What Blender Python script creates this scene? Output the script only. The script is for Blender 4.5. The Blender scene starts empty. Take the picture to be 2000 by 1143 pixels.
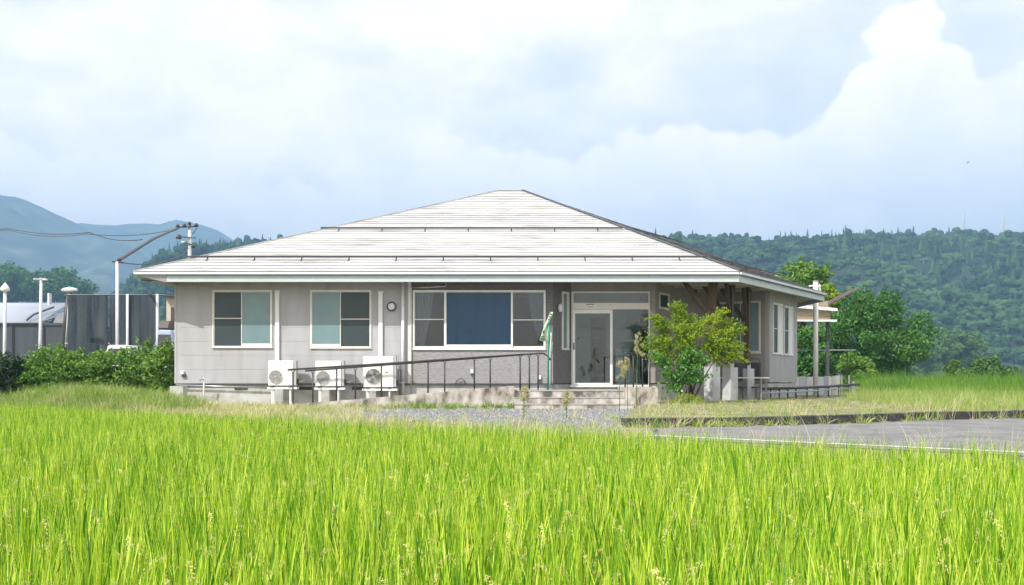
import bpy, math, random
import numpy as np
from mathutils import Vector, Matrix

# ------------------------------------------------------------------ scene, camera, sky, sun, exposure
SC = bpy.context.scene
COL = SC.collection
random.seed(7)
RNG = np.random.default_rng(11)
R = math.radians

CAMZ, FPX, HOR = 0.9, 2000.0, 733.0          # eye height over the yard, focal length and horizon in photo pixels
cam_d = bpy.data.cameras.new("camera")
cam = bpy.data.objects.new("camera", cam_d)
COL.objects.link(cam)
cam.location = (0, 0, CAMZ)
cam.rotation_euler = (R(90), 0, 0)
cam_d.sensor_width = 36.0
cam_d.lens = 36.0
cam_d.shift_y = (HOR - 571.5) / 2000.0
cam_d.clip_start = 0.1
cam_d.clip_end = 20000
SC.camera = cam

SUN_AZ, SUN_EL = 42.0, 46.0                  # degrees left of straight behind the camera, height
sun_pos = Vector((-math.sin(R(SUN_AZ)) * math.cos(R(SUN_EL)), -math.cos(R(SUN_AZ)) * math.cos(R(SUN_EL)), math.sin(R(SUN_EL))))

world = bpy.data.worlds.new("World")
SC.world = world
world.use_nodes = True
wn, wl = world.node_tree.nodes, world.node_tree.links
wn.clear()


def W(kind, **kw):
    n = wn.new(kind)
    for k, v in kw.items():
        setattr(n, k, v)
    return n


def wmath(op, a, b=None, clamp=False):
    n = W('ShaderNodeMath', operation=op, use_clamp=clamp)
    for i, v in enumerate((a, b)):
        if v is None:
            continue
        if isinstance(v, (int, float)):
            n.inputs[i].default_value = v
        else:
            wl.new(v, n.inputs[i])
    return n.outputs[0]


def wramp(v, lo, hi):
    n = W('ShaderNodeMapRange', interpolation_type='SMOOTHSTEP')
    wl.new(v, n.inputs['Value'])
    n.inputs['From Min'].default_value = lo
    n.inputs['From Max'].default_value = hi
    return n.outputs['Result']


sky = W('ShaderNodeTexSky', sky_type='NISHITA')
sky.sun_disc = False
sky.sun_elevation = R(SUN_EL)
sky.sun_rotation = R(180 + SUN_AZ)
sky.air_density = 1.0
sky.dust_density = 1.5
sky.ozone_density = 1.6
tc = W('ShaderNodeTexCoord')
sep = W('ShaderNodeSeparateXYZ')
wl.new(tc.outputs['Generated'], sep.inputs[0])


def wnoise(scale, zs, detail, rough, off, dist=0.0):
    mp = W('ShaderNodeMapping')
    mp.inputs['Location'].default_value = off
    mp.inputs['Scale'].default_value = (1, 1, zs)
    wl.new(tc.outputs['Generated'], mp.inputs['Vector'])
    n = W('ShaderNodeTexNoise')
    n.inputs['Scale'].default_value = scale
    n.inputs['Detail'].default_value = detail
    n.inputs['Roughness'].default_value = rough
    n.inputs['Distortion'].default_value = dist
    wl.new(mp.outputs[0], n.inputs['Vector'])
    return n.outputs['Fac']


n_big = wnoise(3.6, 2.2, 7, 0.56, (3.1, 0.4, 1.3), 0.25)
n_fine = wnoise(13.0, 1.5, 8, 0.6, (0.7, 2.2, 5.1), 0.3)
n_tops = wnoise(4.2, 0.15, 2, 0.5, (1.9, 0.35, 0.0))
soft = wramp(n_big, 0.34, 0.66)
# towering cumulus banks: everything below an uneven top line, all round the horizon
az = wmath('ARCTAN2', sep.outputs[0], sep.outputs[1])
tower = wmath('SUBTRACT', 1.0, wmath('MULTIPLY', wmath('ABSOLUTE', wmath('SUBTRACT', az, 0.395)), 10.0), clamp=True)
tower = wmath('POWER', tower, 0.6)
top = wmath('ADD', wmath('MULTIPLY', wmath('SUBTRACT', n_tops, 0.5), 0.22), 0.235)
top = wmath('ADD', top, wmath('MULTIPLY', tower, 0.060))
vor = W('ShaderNodeTexVoronoi', feature='SMOOTH_F1')
vor.inputs['Scale'].default_value = 17.0
vor.inputs['Smoothness'].default_value = 0.35
wl.new(tc.outputs['Generated'], vor.inputs['Vector'])
edge = wmath('ADD', top, wmath('MULTIPLY', wmath('SUBTRACT', n_fine, 0.5), 0.075))
vor2 = W('ShaderNodeTexVoronoi', feature='SMOOTH_F1')
vor2.inputs['Scale'].default_value = 44.0
vor2.inputs['Smoothness'].default_value = 0.3
wl.new(tc.outputs['Generated'], vor2.inputs['Vector'])
edge = wmath('ADD', edge, wmath('MULTIPLY', wmath('SUBTRACT', 0.42, vor.outputs['Distance']), 0.085))
edge = wmath('ADD', edge, wmath('MULTIPLY', wmath('SUBTRACT', 0.42, vor2.outputs['Distance']), 0.030))
d_top = wmath('SUBTRACT', edge, sep.outputs[2])
bank = wramp(d_top, -0.005, 0.016)
fade = wramp(d_top, 0.24, 0.02)
bank = wmath('MULTIPLY', bank, wmath('ADD', wmath('MULTIPLY', fade, 0.62), 0.22))
cloud = wmath('MAXIMUM', wmath('MULTIPLY', soft, 0.80), bank)
cloud = wmath('ADD', wmath('MULTIPLY', cloud, 0.42), 0.60, clamp=True)
shade = wramp(wmath('SUBTRACT', n_fine, wmath('MULTIPLY', vor.outputs['Distance'], 0.22)), 0.18, 0.56)
ccol = W('ShaderNodeMix', data_type='RGBA')
wl.new(shade, ccol.inputs['Factor'])
ccol.inputs['A'].default_value = (9.7, 9.2, 9.0, 1)
ccol.inputs['B'].default_value = (11.3, 10.4, 9.5, 1)
skyb = W('ShaderNodeMix', data_type='RGBA', blend_type='MULTIPLY')
skyb.inputs['Factor'].default_value = 1.0
wl.new(sky.outputs[0], skyb.inputs['A'])
skyb.inputs['B'].default_value = (1.0, 1.0, 1.0, 1)
mixs = W('ShaderNodeMix', data_type='RGBA')
wl.new(cloud, mixs.inputs['Factor'])
wl.new(skyb.outputs['Result'], mixs.inputs['A'])
wl.new(ccol.outputs['Result'], mixs.inputs['B'])
bg = W('ShaderNodeBackground')
bg.inputs['Strength'].default_value = 0.111
wl.new(mixs.outputs['Result'], bg.inputs['Color'])
wout = W('ShaderNodeOutputWorld')
wl.new(bg.outputs[0], wout.inputs[0])

sun_d = bpy.data.lights.new("sun", 'SUN')
sun_d.energy = 3.7
sun_d.angle = R(0.6)
sun_d.color = (1.0, 0.965, 0.90)
sun = bpy.data.objects.new("sun", sun_d)
COL.objects.link(sun)
sun.rotation_euler = sun_pos.to_track_quat('Z', 'Y').to_euler()

vs = SC.view_settings
vs.view_transform = 'Standard'
vs.look = 'None'
vs.exposure = 0.62
vs.gamma = 1.0
vs.use_curve_mapping = False
SC.cycles.use_denoising = True
SC.cycles.max_bounces = 5
SC.cycles.diffuse_bounces = 2
SC.cycles.transmission_bounces = 2
SC.cycles.glossy_bounces = 3
SC.cycles.adaptive_threshold = 0.03
SC.cycles.transparent_max_bounces = 12
SC.cycles.volume_bounces = 0

HAZE_DENSITY = 0.00045


# ------------------------------------------------------------------ helpers
def X(px, Y):
    return (px - 1000.0) / FPX * Y


def Z(py, Y):
    return CAMZ + (HOR - py) / FPX * Y


def tag(o, label=None, cat=None, group=None, kind=None):
    if label:
        o['label'] = label
    if cat:
        o['category'] = cat
    if group:
        o['group'] = group
    if kind:
        o['kind'] = kind
    return o


def empty(name, loc=(0, 0, 0), label=None, cat=None, group=None):
    o = bpy.data.objects.new(name, None)
    o.location = loc
    o.empty_display_size = 0.2
    COL.objects.link(o)
    return tag(o, label, cat, group)


def link_mesh(name, me, mat, parent=None, smooth=False):
    if mat is not None:
        me.materials.append(mat)
    if smooth:
        me.polygons.foreach_set('use_smooth', np.ones(len(me.polygons), dtype=bool))
    o = bpy.data.objects.new(name, me)
    COL.objects.link(o)
    if parent is not None:
        o.parent = parent
        o.matrix_parent_inverse = PINV(parent)
    return o


def PINV(parent):
    # meshes are written in world coordinates: undo the parent's own place
    return parent.matrix_basis.inverted()


class Frame:
    """a wall's own axes: a along the wall, d outwards, z up"""

    def __init__(s, ox, oy, ux, uy):
        l = math.hypot(ux, uy)
        s.o = (ox, oy)
        s.u = (ux / l, uy / l)
        s.n = (uy / l, -ux / l)

    def p(s, a, d, z):
        return (s.o[0] + s.u[0] * a + s.n[0] * d, s.o[1] + s.u[1] * a + s.n[1] * d, z)


WORLD_F = Frame(0, 0, 1, 0)     # a = X, d = -Y


class MB:
    def __init__(s):
        s.v = []
        s.f = []

    def hexa(s, p):
        b = len(s.v)
        s.v += p
        s.f += [tuple(b + i for i in q) for q in ((0, 3, 2, 1), (4, 5, 6, 7), (0, 1, 5, 4), (1, 2, 6, 5), (2, 3, 7, 6), (3, 0, 4, 7))]
        return s

    def box(s, x0, x1, y0, y1, z0, z1):
        return s.hexa([(x0, y0, z0), (x1, y0, z0), (x1, y1, z0), (x0, y1, z0), (x0, y0, z1), (x1, y0, z1), (x1, y1, z1), (x0, y1, z1)])

    def fbox(s, F, a0, a1, d0, d1, z0, z1):
        return s.hexa([F.p(a0, d1, z0), F.p(a1, d1, z0), F.p(a1, d0, z0), F.p(a0, d0, z0), F.p(a0, d1, z1), F.p(a1, d1, z1), F.p(a1, d0, z1), F.p(a0, d0, z1)])

    def bar(s, a, b, w, h, up=(0, 0, 1)):
        a, b, up = Vector(a), Vector(b), Vector(up)
        t = (b - a).normalized()
        sd = t.cross(up)
        if sd.length < 1e-5:
            sd = t.cross(Vector((1, 0, 0)))
        sd.normalize()
        u = sd.cross(t).normalized()
        sd, u = sd * w / 2, u * h / 2
        return s.hexa([tuple(q) for q in (a - sd - u, a + sd - u, b + sd - u, b - sd - u, a - sd + u, a + sd + u, b + sd + u, b - sd + u)])

    def tube(s, pts, r, n=8, caps=True):
        pts = [Vector(p) for p in pts]
        rr = r if isinstance(r, (list, tuple)) else [r] * len(pts)
        b = len(s.v)
        prev = None
        for i, p in enumerate(pts):
            t = (pts[min(i + 1, len(pts) - 1)] - pts[max(i - 1, 0)]).normalized()
            if prev is None:
                prev = t.cross(Vector((0, 0, 1)))
                if prev.length < 1e-3:
                    prev = t.cross(Vector((1, 0, 0)))
            sd = (prev - t * prev.dot(t)).normalized()
            prev = sd
            u = t.cross(sd)
            for k in range(n):
                an = 2 * math.pi * k / n
                s.v.append(tuple(p + sd * (math.cos(an) * rr[i]) + u * (math.sin(an) * rr[i])))
        for i in range(len(pts) - 1):
            for k in range(n):
                k2 = (k + 1) % n
                s.f.append((b + i * n + k, b + i * n + k2, b + (i + 1) * n + k2, b + (i + 1) * n + k))
        if caps:
            s.f.append(tuple(b + k for k in reversed(range(n))))
            s.f.append(tuple(b + (len(pts) - 1) * n + k for k in range(n)))
        return s

    def ngon(s, pts):
        b = len(s.v)
        s.v += [tuple(p) for p in pts]
        s.f.append(tuple(range(b, b + len(pts))))
        return s

    def prism(s, pts, z0, z1):
        n = len(pts)
        b = len(s.v)
        s.v += [(p[0], p[1], z0) for p in pts] + [(p[0], p[1], z1) for p in pts]
        s.f.append(tuple(b + i for i in reversed(range(n))))
        s.f.append(tuple(b + n + i for i in range(n)))
        for i in range(n):
            j = (i + 1) % n
            s.f.append((b + i, b + j, b + n + j, b + n + i))
        return s

    def disc(s, c, nrm, r, depth=0.01, n=24, r2=None):
        nrm = Vector(nrm).normalized()
        c = Vector(c)
        return s.tube([c, c + nrm * depth], [r, r if r2 is None else r2], n)

    def ball(s, c, rad, nu=10, nv=7):
        b = len(s.v)
        rx, ry, rz = rad if isinstance(rad, (tuple, list)) else (rad,) * 3
        s.v.append((c[0], c[1], c[2] - rz))
        for j in range(1, nv):
            th = -math.pi / 2 + math.pi * j / nv
            for i in range(nu):
                ph = 2 * math.pi * i / nu
                s.v.append((c[0] + rx * math.cos(th) * math.cos(ph), c[1] + ry * math.cos(th) * math.sin(ph), c[2] + rz * math.sin(th)))
        s.v.append((c[0], c[1], c[2] + rz))
        e = len(s.v) - 1
        for i in range(nu):
            i2 = (i + 1) % nu
            s.f.append((b, b + 1 + i2, b + 1 + i))
            s.f.append((e, e - nu + i, e - nu + i2))
            for j in range(nv - 2):
                q = b + 1 + j * nu
                s.f.append((q + i, q + i2, q + nu + i2, q + nu + i))
        return s

    def build(s, name, mat, parent=None, smooth=False):
        me = bpy.data.meshes.new(name)
        me.from_pydata(s.v, [], s.f)
        me.validate()
        me.update()
        return link_mesh(name, me, mat, parent, smooth)


def rects(a0, a1, z0, z1, holes):
    """rectangles that cover a0..a1 x z0..z1 outside the holes"""
    hs = [h for h in holes if h[0] < a1 and h[1] > a0 and h[2] < z1 and h[3] > z0]
    zs = sorted({z0, z1} | {min(max(v, z0), z1) for h in hs for v in (h[2], h[3])})
    out = []
    for i in range(len(zs) - 1):
        b0, b1 = zs[i], zs[i + 1]
        mid = (b0 + b1) / 2
        x = a0
        for h in sorted(h for h in hs if h[2] < mid < h[3]):
            if h[0] > x:
                out.append((x, h[0], b0, b1))
            x = max(x, h[1])
        if x < a1:
            out.append((x, a1, b0, b1))
    return out


def joined(rs):
    """rectangles grouped into pieces that touch"""
    out = []
    for r_ in rs:
        hit = [g for g in out if any(abs(q[3] - r_[2]) < 1e-6 and q[0] < r_[1] and q[1] > r_[0] for q in g)]
        new = [r_]
        for g in hit:
            new += g
            out.remove(g)
        out.append(new)
    return out


# ------------------------------------------------------------------ materials
def mat_new(name):
    m = bpy.data.materials.new(name)
    m.use_nodes = True
    nt = m.node_tree
    nt.nodes.clear()
    out = nt.nodes.new('ShaderNodeOutputMaterial')
    return m, nt, out


def tex_noise(nt, scale, detail=4, rough=0.55, vscale=(1, 1, 1), dist=0.0):
    g = nt.nodes.new('ShaderNodeNewGeometry')
    mp = nt.nodes.new('ShaderNodeMapping')
    mp.inputs['Scale'].default_value = vscale
    nt.links.new(g.outputs['Position'], mp.inputs['Vector'])
    n = nt.nodes.new('ShaderNodeTexNoise')
    n.inputs['Scale'].default_value = scale
    n.inputs['Detail'].default_value = detail
    n.inputs['Roughness'].default_value = rough
    n.inputs['Distortion'].default_value = dist
    nt.links.new(mp.outputs[0], n.inputs['Vector'])
    return n.outputs['Fac']


def ramp(nt, fac, stops):
    r = nt.nodes.new('ShaderNodeValToRGB')
    e = r.color_ramp.elements
    while len(e) < len(stops):
        e.new(0.5)
    for el, (p, c) in zip(e, stops):
        el.position = p
        el.color = (c[0], c[1], c[2], 1)
    nt.links.new(fac, r.inputs[0])
    return r.outputs[0]


def mat_surf(name, c1, c2=None, scale=6.0, rough=0.6, metal=0.0, bump=0.0, bscale=None, vscale=(1, 1, 1), spec=0.5, detail=5, lo=0.35, hi=0.65, c3=None, coat=0.0):
    m, nt, out = mat_new(name)
    b = nt.nodes.new('ShaderNodeBsdfPrincipled')
    b.inputs['Roughness'].default_value = rough
    b.inputs['Metallic'].default_value = metal
    b.inputs['Specular IOR Level'].default_value = spec
    b.inputs['Coat Weight'].default_value = coat
    if c2 is None:
        c2 = tuple(v * 0.86 for v in c1)
    fac = tex_noise(nt, scale, detail, 0.6, vscale)
    stops = [(lo, c1), (hi, c2)] if c3 is None else [(lo, c1), ((lo + hi) / 2, c2), (hi, c3)]
    nt.links.new(ramp(nt, fac, stops), b.inputs['Base Color'])
    if bump:
        bp = nt.nodes.new('ShaderNodeBump')
        bp.inputs['Strength'].default_value = 1.0
        bp.inputs['Distance'].default_value = bump
        nt.links.new(tex_noise(nt, bscale or scale * 6, 4, 0.6, vscale), bp.inputs['Height'])
        nt.links.new(bp.outputs[0], b.inputs['Normal'])
    nt.links.new(b.outputs[0], out.inputs[0])
    return m


def mat_leaf(name, cols, trans=0.35, rough=0.55, scale=0.7, per='island', gloss=0.35, tcol=None, rw=0.55, nw=0.9):
    """cols: dark, mid, light; varied leaf by leaf and over the plant"""
    m, nt, out = mat_new(name)
    if per == 'island':
        g = nt.nodes.new('ShaderNodeNewGeometry')
        rnd = g.outputs['Random Per Island']
    else:
        g = nt.nodes.new('ShaderNodeObjectInfo')
        rnd = g.outputs['Random']
    nz = tex_noise(nt, scale, 3, 0.5)
    mx = nt.nodes.new('ShaderNodeMath')
    mx.operation = 'MULTIPLY_ADD'
    mx.inputs[1].default_value = rw
    nt.links.new(rnd, mx.inputs[0])
    m2 = nt.nodes.new('ShaderNodeMath')
    m2.operation = 'MULTIPLY_ADD'
    m2.inputs[1].default_value = nw
    m2.inputs[2].default_value = 0.5 - 0.5 * (rw + nw)
    nt.links.new(nz, m2.inputs[0])
    nt.links.new(m2.outputs[0], mx.inputs[2])
    col = ramp(nt, mx.outputs[0], [(0.1, cols[0]), (0.5, cols[1]), (0.9, cols[2])])
    b = nt.nodes.new('ShaderNodeBsdfPrincipled')
    b.inputs['Roughness'].default_value = rough
    b.inputs['Specular IOR Level'].default_value = gloss
    nt.links.new(col, b.inputs['Base Color'])
    t = nt.nodes.new('ShaderNodeBsdfTranslucent')
    if tcol:
        mu = nt.nodes.new('ShaderNodeMix')
        mu.data_type = 'RGBA'
        mu.blend_type = 'MULTIPLY'
        mu.inputs['Factor'].default_value = 1.0
        nt.links.new(col, mu.inputs['A'])
        mu.inputs['B'].default_value = (*tcol, 1)
        nt.links.new(mu.outputs['Result'], t.inputs['Color'])
    else:
        nt.links.new(col, t.inputs['Color'])
    mix = nt.nodes.new('ShaderNodeMixShader')
    mix.inputs[0].default_value = trans
    nt.links.new(b.outputs[0], mix.inputs[1])
    nt.links.new(t.outputs[0], mix.inputs[2])
    nt.links.new(mix.outputs[0], out.inputs[0])
    return m


def mat_glass(name, tint, refl=0.09, rough=0.02):
    m, nt, out = mat_new(name)
    t = nt.nodes.new('ShaderNodeBsdfTransparent')
    t.inputs['Color'].default_value = (*tint, 1)
    g = nt.nodes.new('ShaderNodeBsdfGlossy')
    g.inputs['Roughness'].default_value = rough
    lw = nt.nodes.new('ShaderNodeLayerWeight')
    lw.inputs['Blend'].default_value = 0.25
    mr = nt.nodes.new('ShaderNodeMapRange')
    mr.inputs['To Min'].default_value = refl
    mr.inputs['To Max'].default_value = 0.8
    nt.links.new(lw.outputs['Fresnel'], mr.inputs['Value'])
    mx = nt.nodes.new('ShaderNodeMixShader')
    nt.links.new(mr.outputs[0], mx.inputs[0])
    nt.links.new(t.outputs[0], mx.inputs[1])
    nt.links.new(g.outputs[0], mx.inputs[2])
    nt.links.new(mx.outputs[0], out.inputs[0])
    return m


def mat_veil(name, color, opacity):
    m, nt, out = mat_new(name)
    t = nt.nodes.new('ShaderNodeBsdfTransparent')
    d = nt.nodes.new('ShaderNodeBsdfDiffuse')
    d.inputs['Color'].default_value = (*color, 1)
    mx = nt.nodes.new('ShaderNodeMixShader')
    mx.inputs[0].default_value = opacity
    nt.links.new(t.outputs[0], mx.inputs[1])
    nt.links.new(d.outputs[0], mx.inputs[2])
    nt.links.new(mx.outputs[0], out.inputs[0])
    return m


M = {}
M['siding'] = mat_surf('siding', (0.40, 0.398, 0.415), (0.36, 0.358, 0.375), 1.5, 0.62, bump=0.0012, bscale=90, vscale=(2.2, 2.2, 0.35), c3=(0.30, 0.295, 0.30), lo=0.36, hi=0.74)
M['stone_siding'] = mat_surf('stone_siding', (0.35, 0.335, 0.34), (0.22, 0.21, 0.215), 16, 0.75, bump=0.012, bscale=26, vscale=(0.45, 0.45, 2.4))
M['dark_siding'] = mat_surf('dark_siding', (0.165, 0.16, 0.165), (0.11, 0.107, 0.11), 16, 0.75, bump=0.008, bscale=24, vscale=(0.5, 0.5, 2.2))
M['porch_wall'] = mat_surf('porch_wall', (0.30, 0.275, 0.265), (0.26, 0.24, 0.232), 3, 0.7, bump=0.002, bscale=120)
M['foundation'] = mat_surf('foundation', (0.55, 0.55, 0.54), (0.43, 0.43, 0.41), 2.2, 0.8, bump=0.002, bscale=60, c3=(0.25, 0.245, 0.22), lo=0.36, hi=0.74)
M['roof'] = mat_surf('roof_metal', (0.52, 0.52, 0.515), (0.45, 0.447, 0.44), 2.2, 0.5, bump=0.0015, bscale=30, vscale=(0.35, 1, 1), c3=(0.29, 0.28, 0.265), lo=0.36, hi=0.72)
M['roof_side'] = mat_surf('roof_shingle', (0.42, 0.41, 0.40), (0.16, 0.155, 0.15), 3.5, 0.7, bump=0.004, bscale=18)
M['roof_under'] = mat_surf('roof_deck', (0.30, 0.29, 0.28), None, 4, 0.8)
M['fascia'] = mat_surf('fascia', (0.50, 0.56, 0.585), (0.46, 0.52, 0.545), 1.2, 0.5)
M['soffit'] = mat_surf('soffit', (0.52, 0.50, 0.47), (0.46, 0.44, 0.41), 1.5, 0.8)
M['eave_end'] = mat_surf('eave_end', (0.36, 0.37, 0.40), None, 2, 0.6)  # darker than the fascia: the eave end's shade put into the colour
M['white'] = mat_surf('white_paint', (0.78, 0.79, 0.78), (0.70, 0.70, 0.68), 5, 0.4)
M['cream'] = mat_surf('cream_aluminium', (0.70, 0.69, 0.64), (0.64, 0.63, 0.58), 4, 0.4)
M['ac_white'] = mat_surf('ac_casing', (0.80, 0.79, 0.75), (0.72, 0.71, 0.66), 5, 0.45)
M['ac_side'] = mat_surf('ac_side_panel', (0.44, 0.435, 0.42), None, 5, 0.5)
M['gutter'] = mat_surf('gutter', (0.62, 0.66, 0.68), (0.56, 0.60, 0.62), 3, 0.35)
M['gutter_dark'] = mat_surf('gutter_shadow_lip', (0.07, 0.10, 0.12), None, 3, 0.5)  # dark line along the gutter's lower edge
M['black'] = mat_surf('black_metal', (0.028, 0.028, 0.03), (0.045, 0.043, 0.042), 8, 0.45)
M['dark_metal'] = mat_surf('dark_metal', (0.06, 0.065, 0.075), None, 8, 0.5)
M['steel'] = mat_surf('galvanised_steel', (0.45, 0.46, 0.47), (0.36, 0.37, 0.38), 12, 0.38, metal=0.7)
M['grey_pole'] = mat_surf('grey_pole', (0.58, 0.60, 0.62), (0.48, 0.50, 0.52), 4, 0.45)
M['concrete'] = mat_surf('weathered_concrete', (0.50, 0.475, 0.44), (0.33, 0.305, 0.27), 3.4, 0.9, bump=0.006, bscale=34, vscale=(1, 1, 0.55), c3=(0.10, 0.085, 0.07), lo=0.38, hi=0.66)
M['concrete_clean'] = mat_surf('grey_concrete', (0.36, 0.36, 0.355), (0.25, 0.25, 0.245), 4, 0.85, bump=0.003, bscale=60)
M['concrete_pale'] = mat_surf('pale_concrete', (0.50, 0.51, 0.53), (0.40, 0.41, 0.42), 4, 0.85, bump=0.003, bscale=60)
M['concrete_dark'] = mat_surf('mossy_concrete', (0.06, 0.06, 0.058), (0.03, 0.03, 0.028), 3, 0.9, bump=0.006, bscale=30, c3=(0.13, 0.125, 0.115), lo=0.36, hi=0.76)
M['wood'] = mat_surf('stained_timber', (0.085, 0.055, 0.020), (0.05, 0.03, 0.012), 5, 0.6, bump=0.002, bscale=40, vscale=(4, 4, 0.35))
M['plank'] = mat_surf('old_plank', (0.30, 0.25, 0.17), (0.20, 0.165, 0.11), 4, 0.8, bump=0.003, bscale=30, vscale=(0.4, 1, 5))
M['dark_board'] = mat_surf('dark_board', (0.055, 0.035, 0.035), (0.10, 0.06, 0.055), 3, 0.7)
M['soil'] = mat_surf('soil', (0.28, 0.25, 0.16), (0.17, 0.16, 0.08), 1.6, 0.95, bump=0.02, bscale=14, c3=(0.12, 0.16, 0.05), lo=0.32, hi=0.7)
M['gravel'] = mat_surf('gravel', (0.30, 0.305, 0.32), (0.13, 0.133, 0.14), 34, 0.9, bump=0.018, bscale=40, c3=(0.27, 0.27, 0.265), lo=0.32, hi=0.68)
M['pebble'] = mat_surf('pebble', (0.36, 0.365, 0.38), (0.16, 0.163, 0.17), 11, 0.85)
M['asphalt'] = mat_surf('asphalt', (0.215, 0.213, 0.215), (0.16, 0.158, 0.16), 1.4, 0.9, bump=0.006, bscale=110, detail=9, c3=(0.10, 0.098, 0.095), lo=0.36, hi=0.74)
M['asphalt_new'] = mat_surf('worn_concrete_paving', (0.36, 0.37, 0.38), (0.30, 0.305, 0.31), 4, 0.9, bump=0.004, bscale=100)
M['line'] = mat_surf('road_line', (0.80, 0.80, 0.78), (0.62, 0.61, 0.58), 9, 0.8)
M['frosted'] = mat_surf('frosted_glass', (0.155, 0.25, 0.265), (0.125, 0.21, 0.225), 1.4, 0.22, spec=0.6)
M['screen'] = mat_surf('insect_screen', (0.040, 0.060, 0.064), (0.032, 0.05, 0.054), 1.2, 0.35, spec=0.4)
M['glass'] = mat_glass('clear_glass', (0.74, 0.82, 0.84), 0.035)
M['glass_blue'] = mat_glass('blue_glass', (0.42, 0.66, 0.80), 0.015)  # tint carries part of the centre pane's reflected blue
M['blue_blind'] = mat_surf('blue_blind', (0.16, 0.26, 0.31), (0.09, 0.18, 0.235), 1.6, 0.6, vscale=(2.5, 1, 0.4), detail=3)  # centre pane's blue reflection painted as a surface colour
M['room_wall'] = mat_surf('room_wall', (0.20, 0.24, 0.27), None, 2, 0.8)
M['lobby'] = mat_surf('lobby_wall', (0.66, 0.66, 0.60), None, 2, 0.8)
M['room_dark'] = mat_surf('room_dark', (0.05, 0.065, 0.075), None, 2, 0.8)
M['room_floor'] = mat_surf('room_floor', (0.22, 0.16, 0.10), None, 3, 0.6)
M['curtain'] = mat_veil('sheer_curtain', (0.70, 0.70, 0.76), 0.34)
M['curtain_white'] = mat_veil('white_blind', (0.75, 0.78, 0.82), 0.9)
M['lamp_glass'] = mat_surf('opal_lamp_glass', (0.62, 0.65, 0.66), None, 3, 0.3)
M['green_pole'] = mat_surf('green_plastic', (0.02, 0.30, 0.17), None, 4, 0.4)
M['flag'] = mat_leaf('flag_cloth', ((0.60, 0.76, 0.56), (0.66, 0.80, 0.60), (0.70, 0.84, 0.64)), 0.35, 0.8)
M['flag_print'] = mat_surf('flag_print', (0.03, 0.12, 0.06), None, 4, 0.8)
M['navy'] = mat_surf('navy_lettering', (0.012, 0.014, 0.10), None, 4, 0.5)
M['net'] = mat_veil('dark_netting', (0.045, 0.062, 0.072), 0.86)
_nt = M['net'].node_tree
_df = next(n_ for n_ in _nt.nodes if n_.type == 'BSDF_DIFFUSE')
_nt.links.new(ramp(_nt, tex_noise(_nt, 1.1, 6, 0.6, (4, 4, 0.35)), [(0.3, (0.030, 0.042, 0.052)), (0.7, (0.085, 0.10, 0.11))]), _df.inputs['Color'])
M['dark_sheet'] = mat_surf('dark_sheeting', (0.030, 0.042, 0.055), (0.055, 0.07, 0.085), 0.6, 0.5, vscale=(3, 3, 0.25))
M['pale_roof'] = mat_surf('pale_roof', (0.40, 0.44, 0.51), (0.35, 0.39, 0.46), 0.8, 0.5)
M['beige_wall'] = mat_surf('beige_wall', (0.52, 0.47, 0.38), None, 1.5, 0.8)
M['red_roof'] = mat_surf('brown_roof', (0.12, 0.10, 0.09), None, 1.5, 0.8)
M['car_blue'] = mat_surf('silver_blue_paint', (0.36, 0.44, 0.62), None, 2, 0.25, spec=0.6, coat=0.6)
M['car_white'] = mat_surf('white_car_paint', (0.80, 0.80, 0.80), None, 2, 0.25, spec=0.6, coat=0.6)
M['car_glass'] = mat_surf('car_glass', (0.03, 0.035, 0.04), None, 2, 0.08, spec=0.8)
M['rubber'] = mat_surf('rubber', (0.02, 0.02, 0.02), None, 2, 0.8)
M['bark'] = mat_surf('bark', (0.12, 0.085, 0.055), (0.07, 0.05, 0.035), 5, 0.9, bump=0.01, bscale=20, vscale=(2, 2, 0.4))
M['bird'] = mat_surf('brown_feathers', (0.075, 0.055, 0.030), (0.035, 0.028, 0.02), 20, 0.8)
M['bird_pale'] = mat_surf('pale_feathers', (0.60, 0.58, 0.50), None, 20, 0.8)
M['stone'] = mat_surf('dark_stone', (0.06, 0.07, 0.075), (0.35, 0.38, 0.40), 14, 0.6, lo=0.5, hi=0.7)  # scattered pale flecks on a dark base
M['mountain'] = mat_surf('far_forest', (0.015, 0.030, 0.018), (0.05, 0.08, 0.04), 0.014, 0.95, detail=10, c3=(0.12, 0.16, 0.08), lo=0.36, hi=0.68)
M['hill'] = mat_surf('hill_ground', (0.012, 0.026, 0.012), (0.018, 0.036, 0.016), 0.03, 0.95, detail=6)
M['forest'] = mat_leaf('forest_crowns', ((0.006, 0.024, 0.010), (0.022, 0.062, 0.018), (0.075, 0.140, 0.038)), 0.0, 0.9, 0.006, 'object', 0.1)
M['rice'] = mat_leaf('rice_blades', ((0.05, 0.20, 0.006), (0.36, 0.57, 0.030), (0.80, 0.84, 0.16)), 0.34, 0.40, 2.0, 'island', 0.45, tcol=(1.1, 1.05, 0.55), rw=0.95, nw=0.5)
M['rice_ear'] = mat_leaf('rice_grain', ((0.48, 0.50, 0.12), (0.64, 0.60, 0.22), (0.74, 0.68, 0.34)), 0.25, 0.6, 2.0)
M['grass_dry'] = mat_leaf('dry_grass', ((0.34, 0.33, 0.13), (0.60, 0.54, 0.29), (0.74, 0.68, 0.46)), 0.30, 0.7, 0.8)
M['grass_green'] = mat_leaf('green_grass', ((0.09, 0.19, 0.022), (0.17, 0.30, 0.035), (0.30, 0.42, 0.08)), 0.35, 0.6, 0.5)
M['grass_tall'] = mat_leaf('tall_grass', ((0.06, 0.17, 0.016), (0.13, 0.28, 0.028), (0.26, 0.41, 0.06)), 0.38, 0.6, 0.25)
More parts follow.
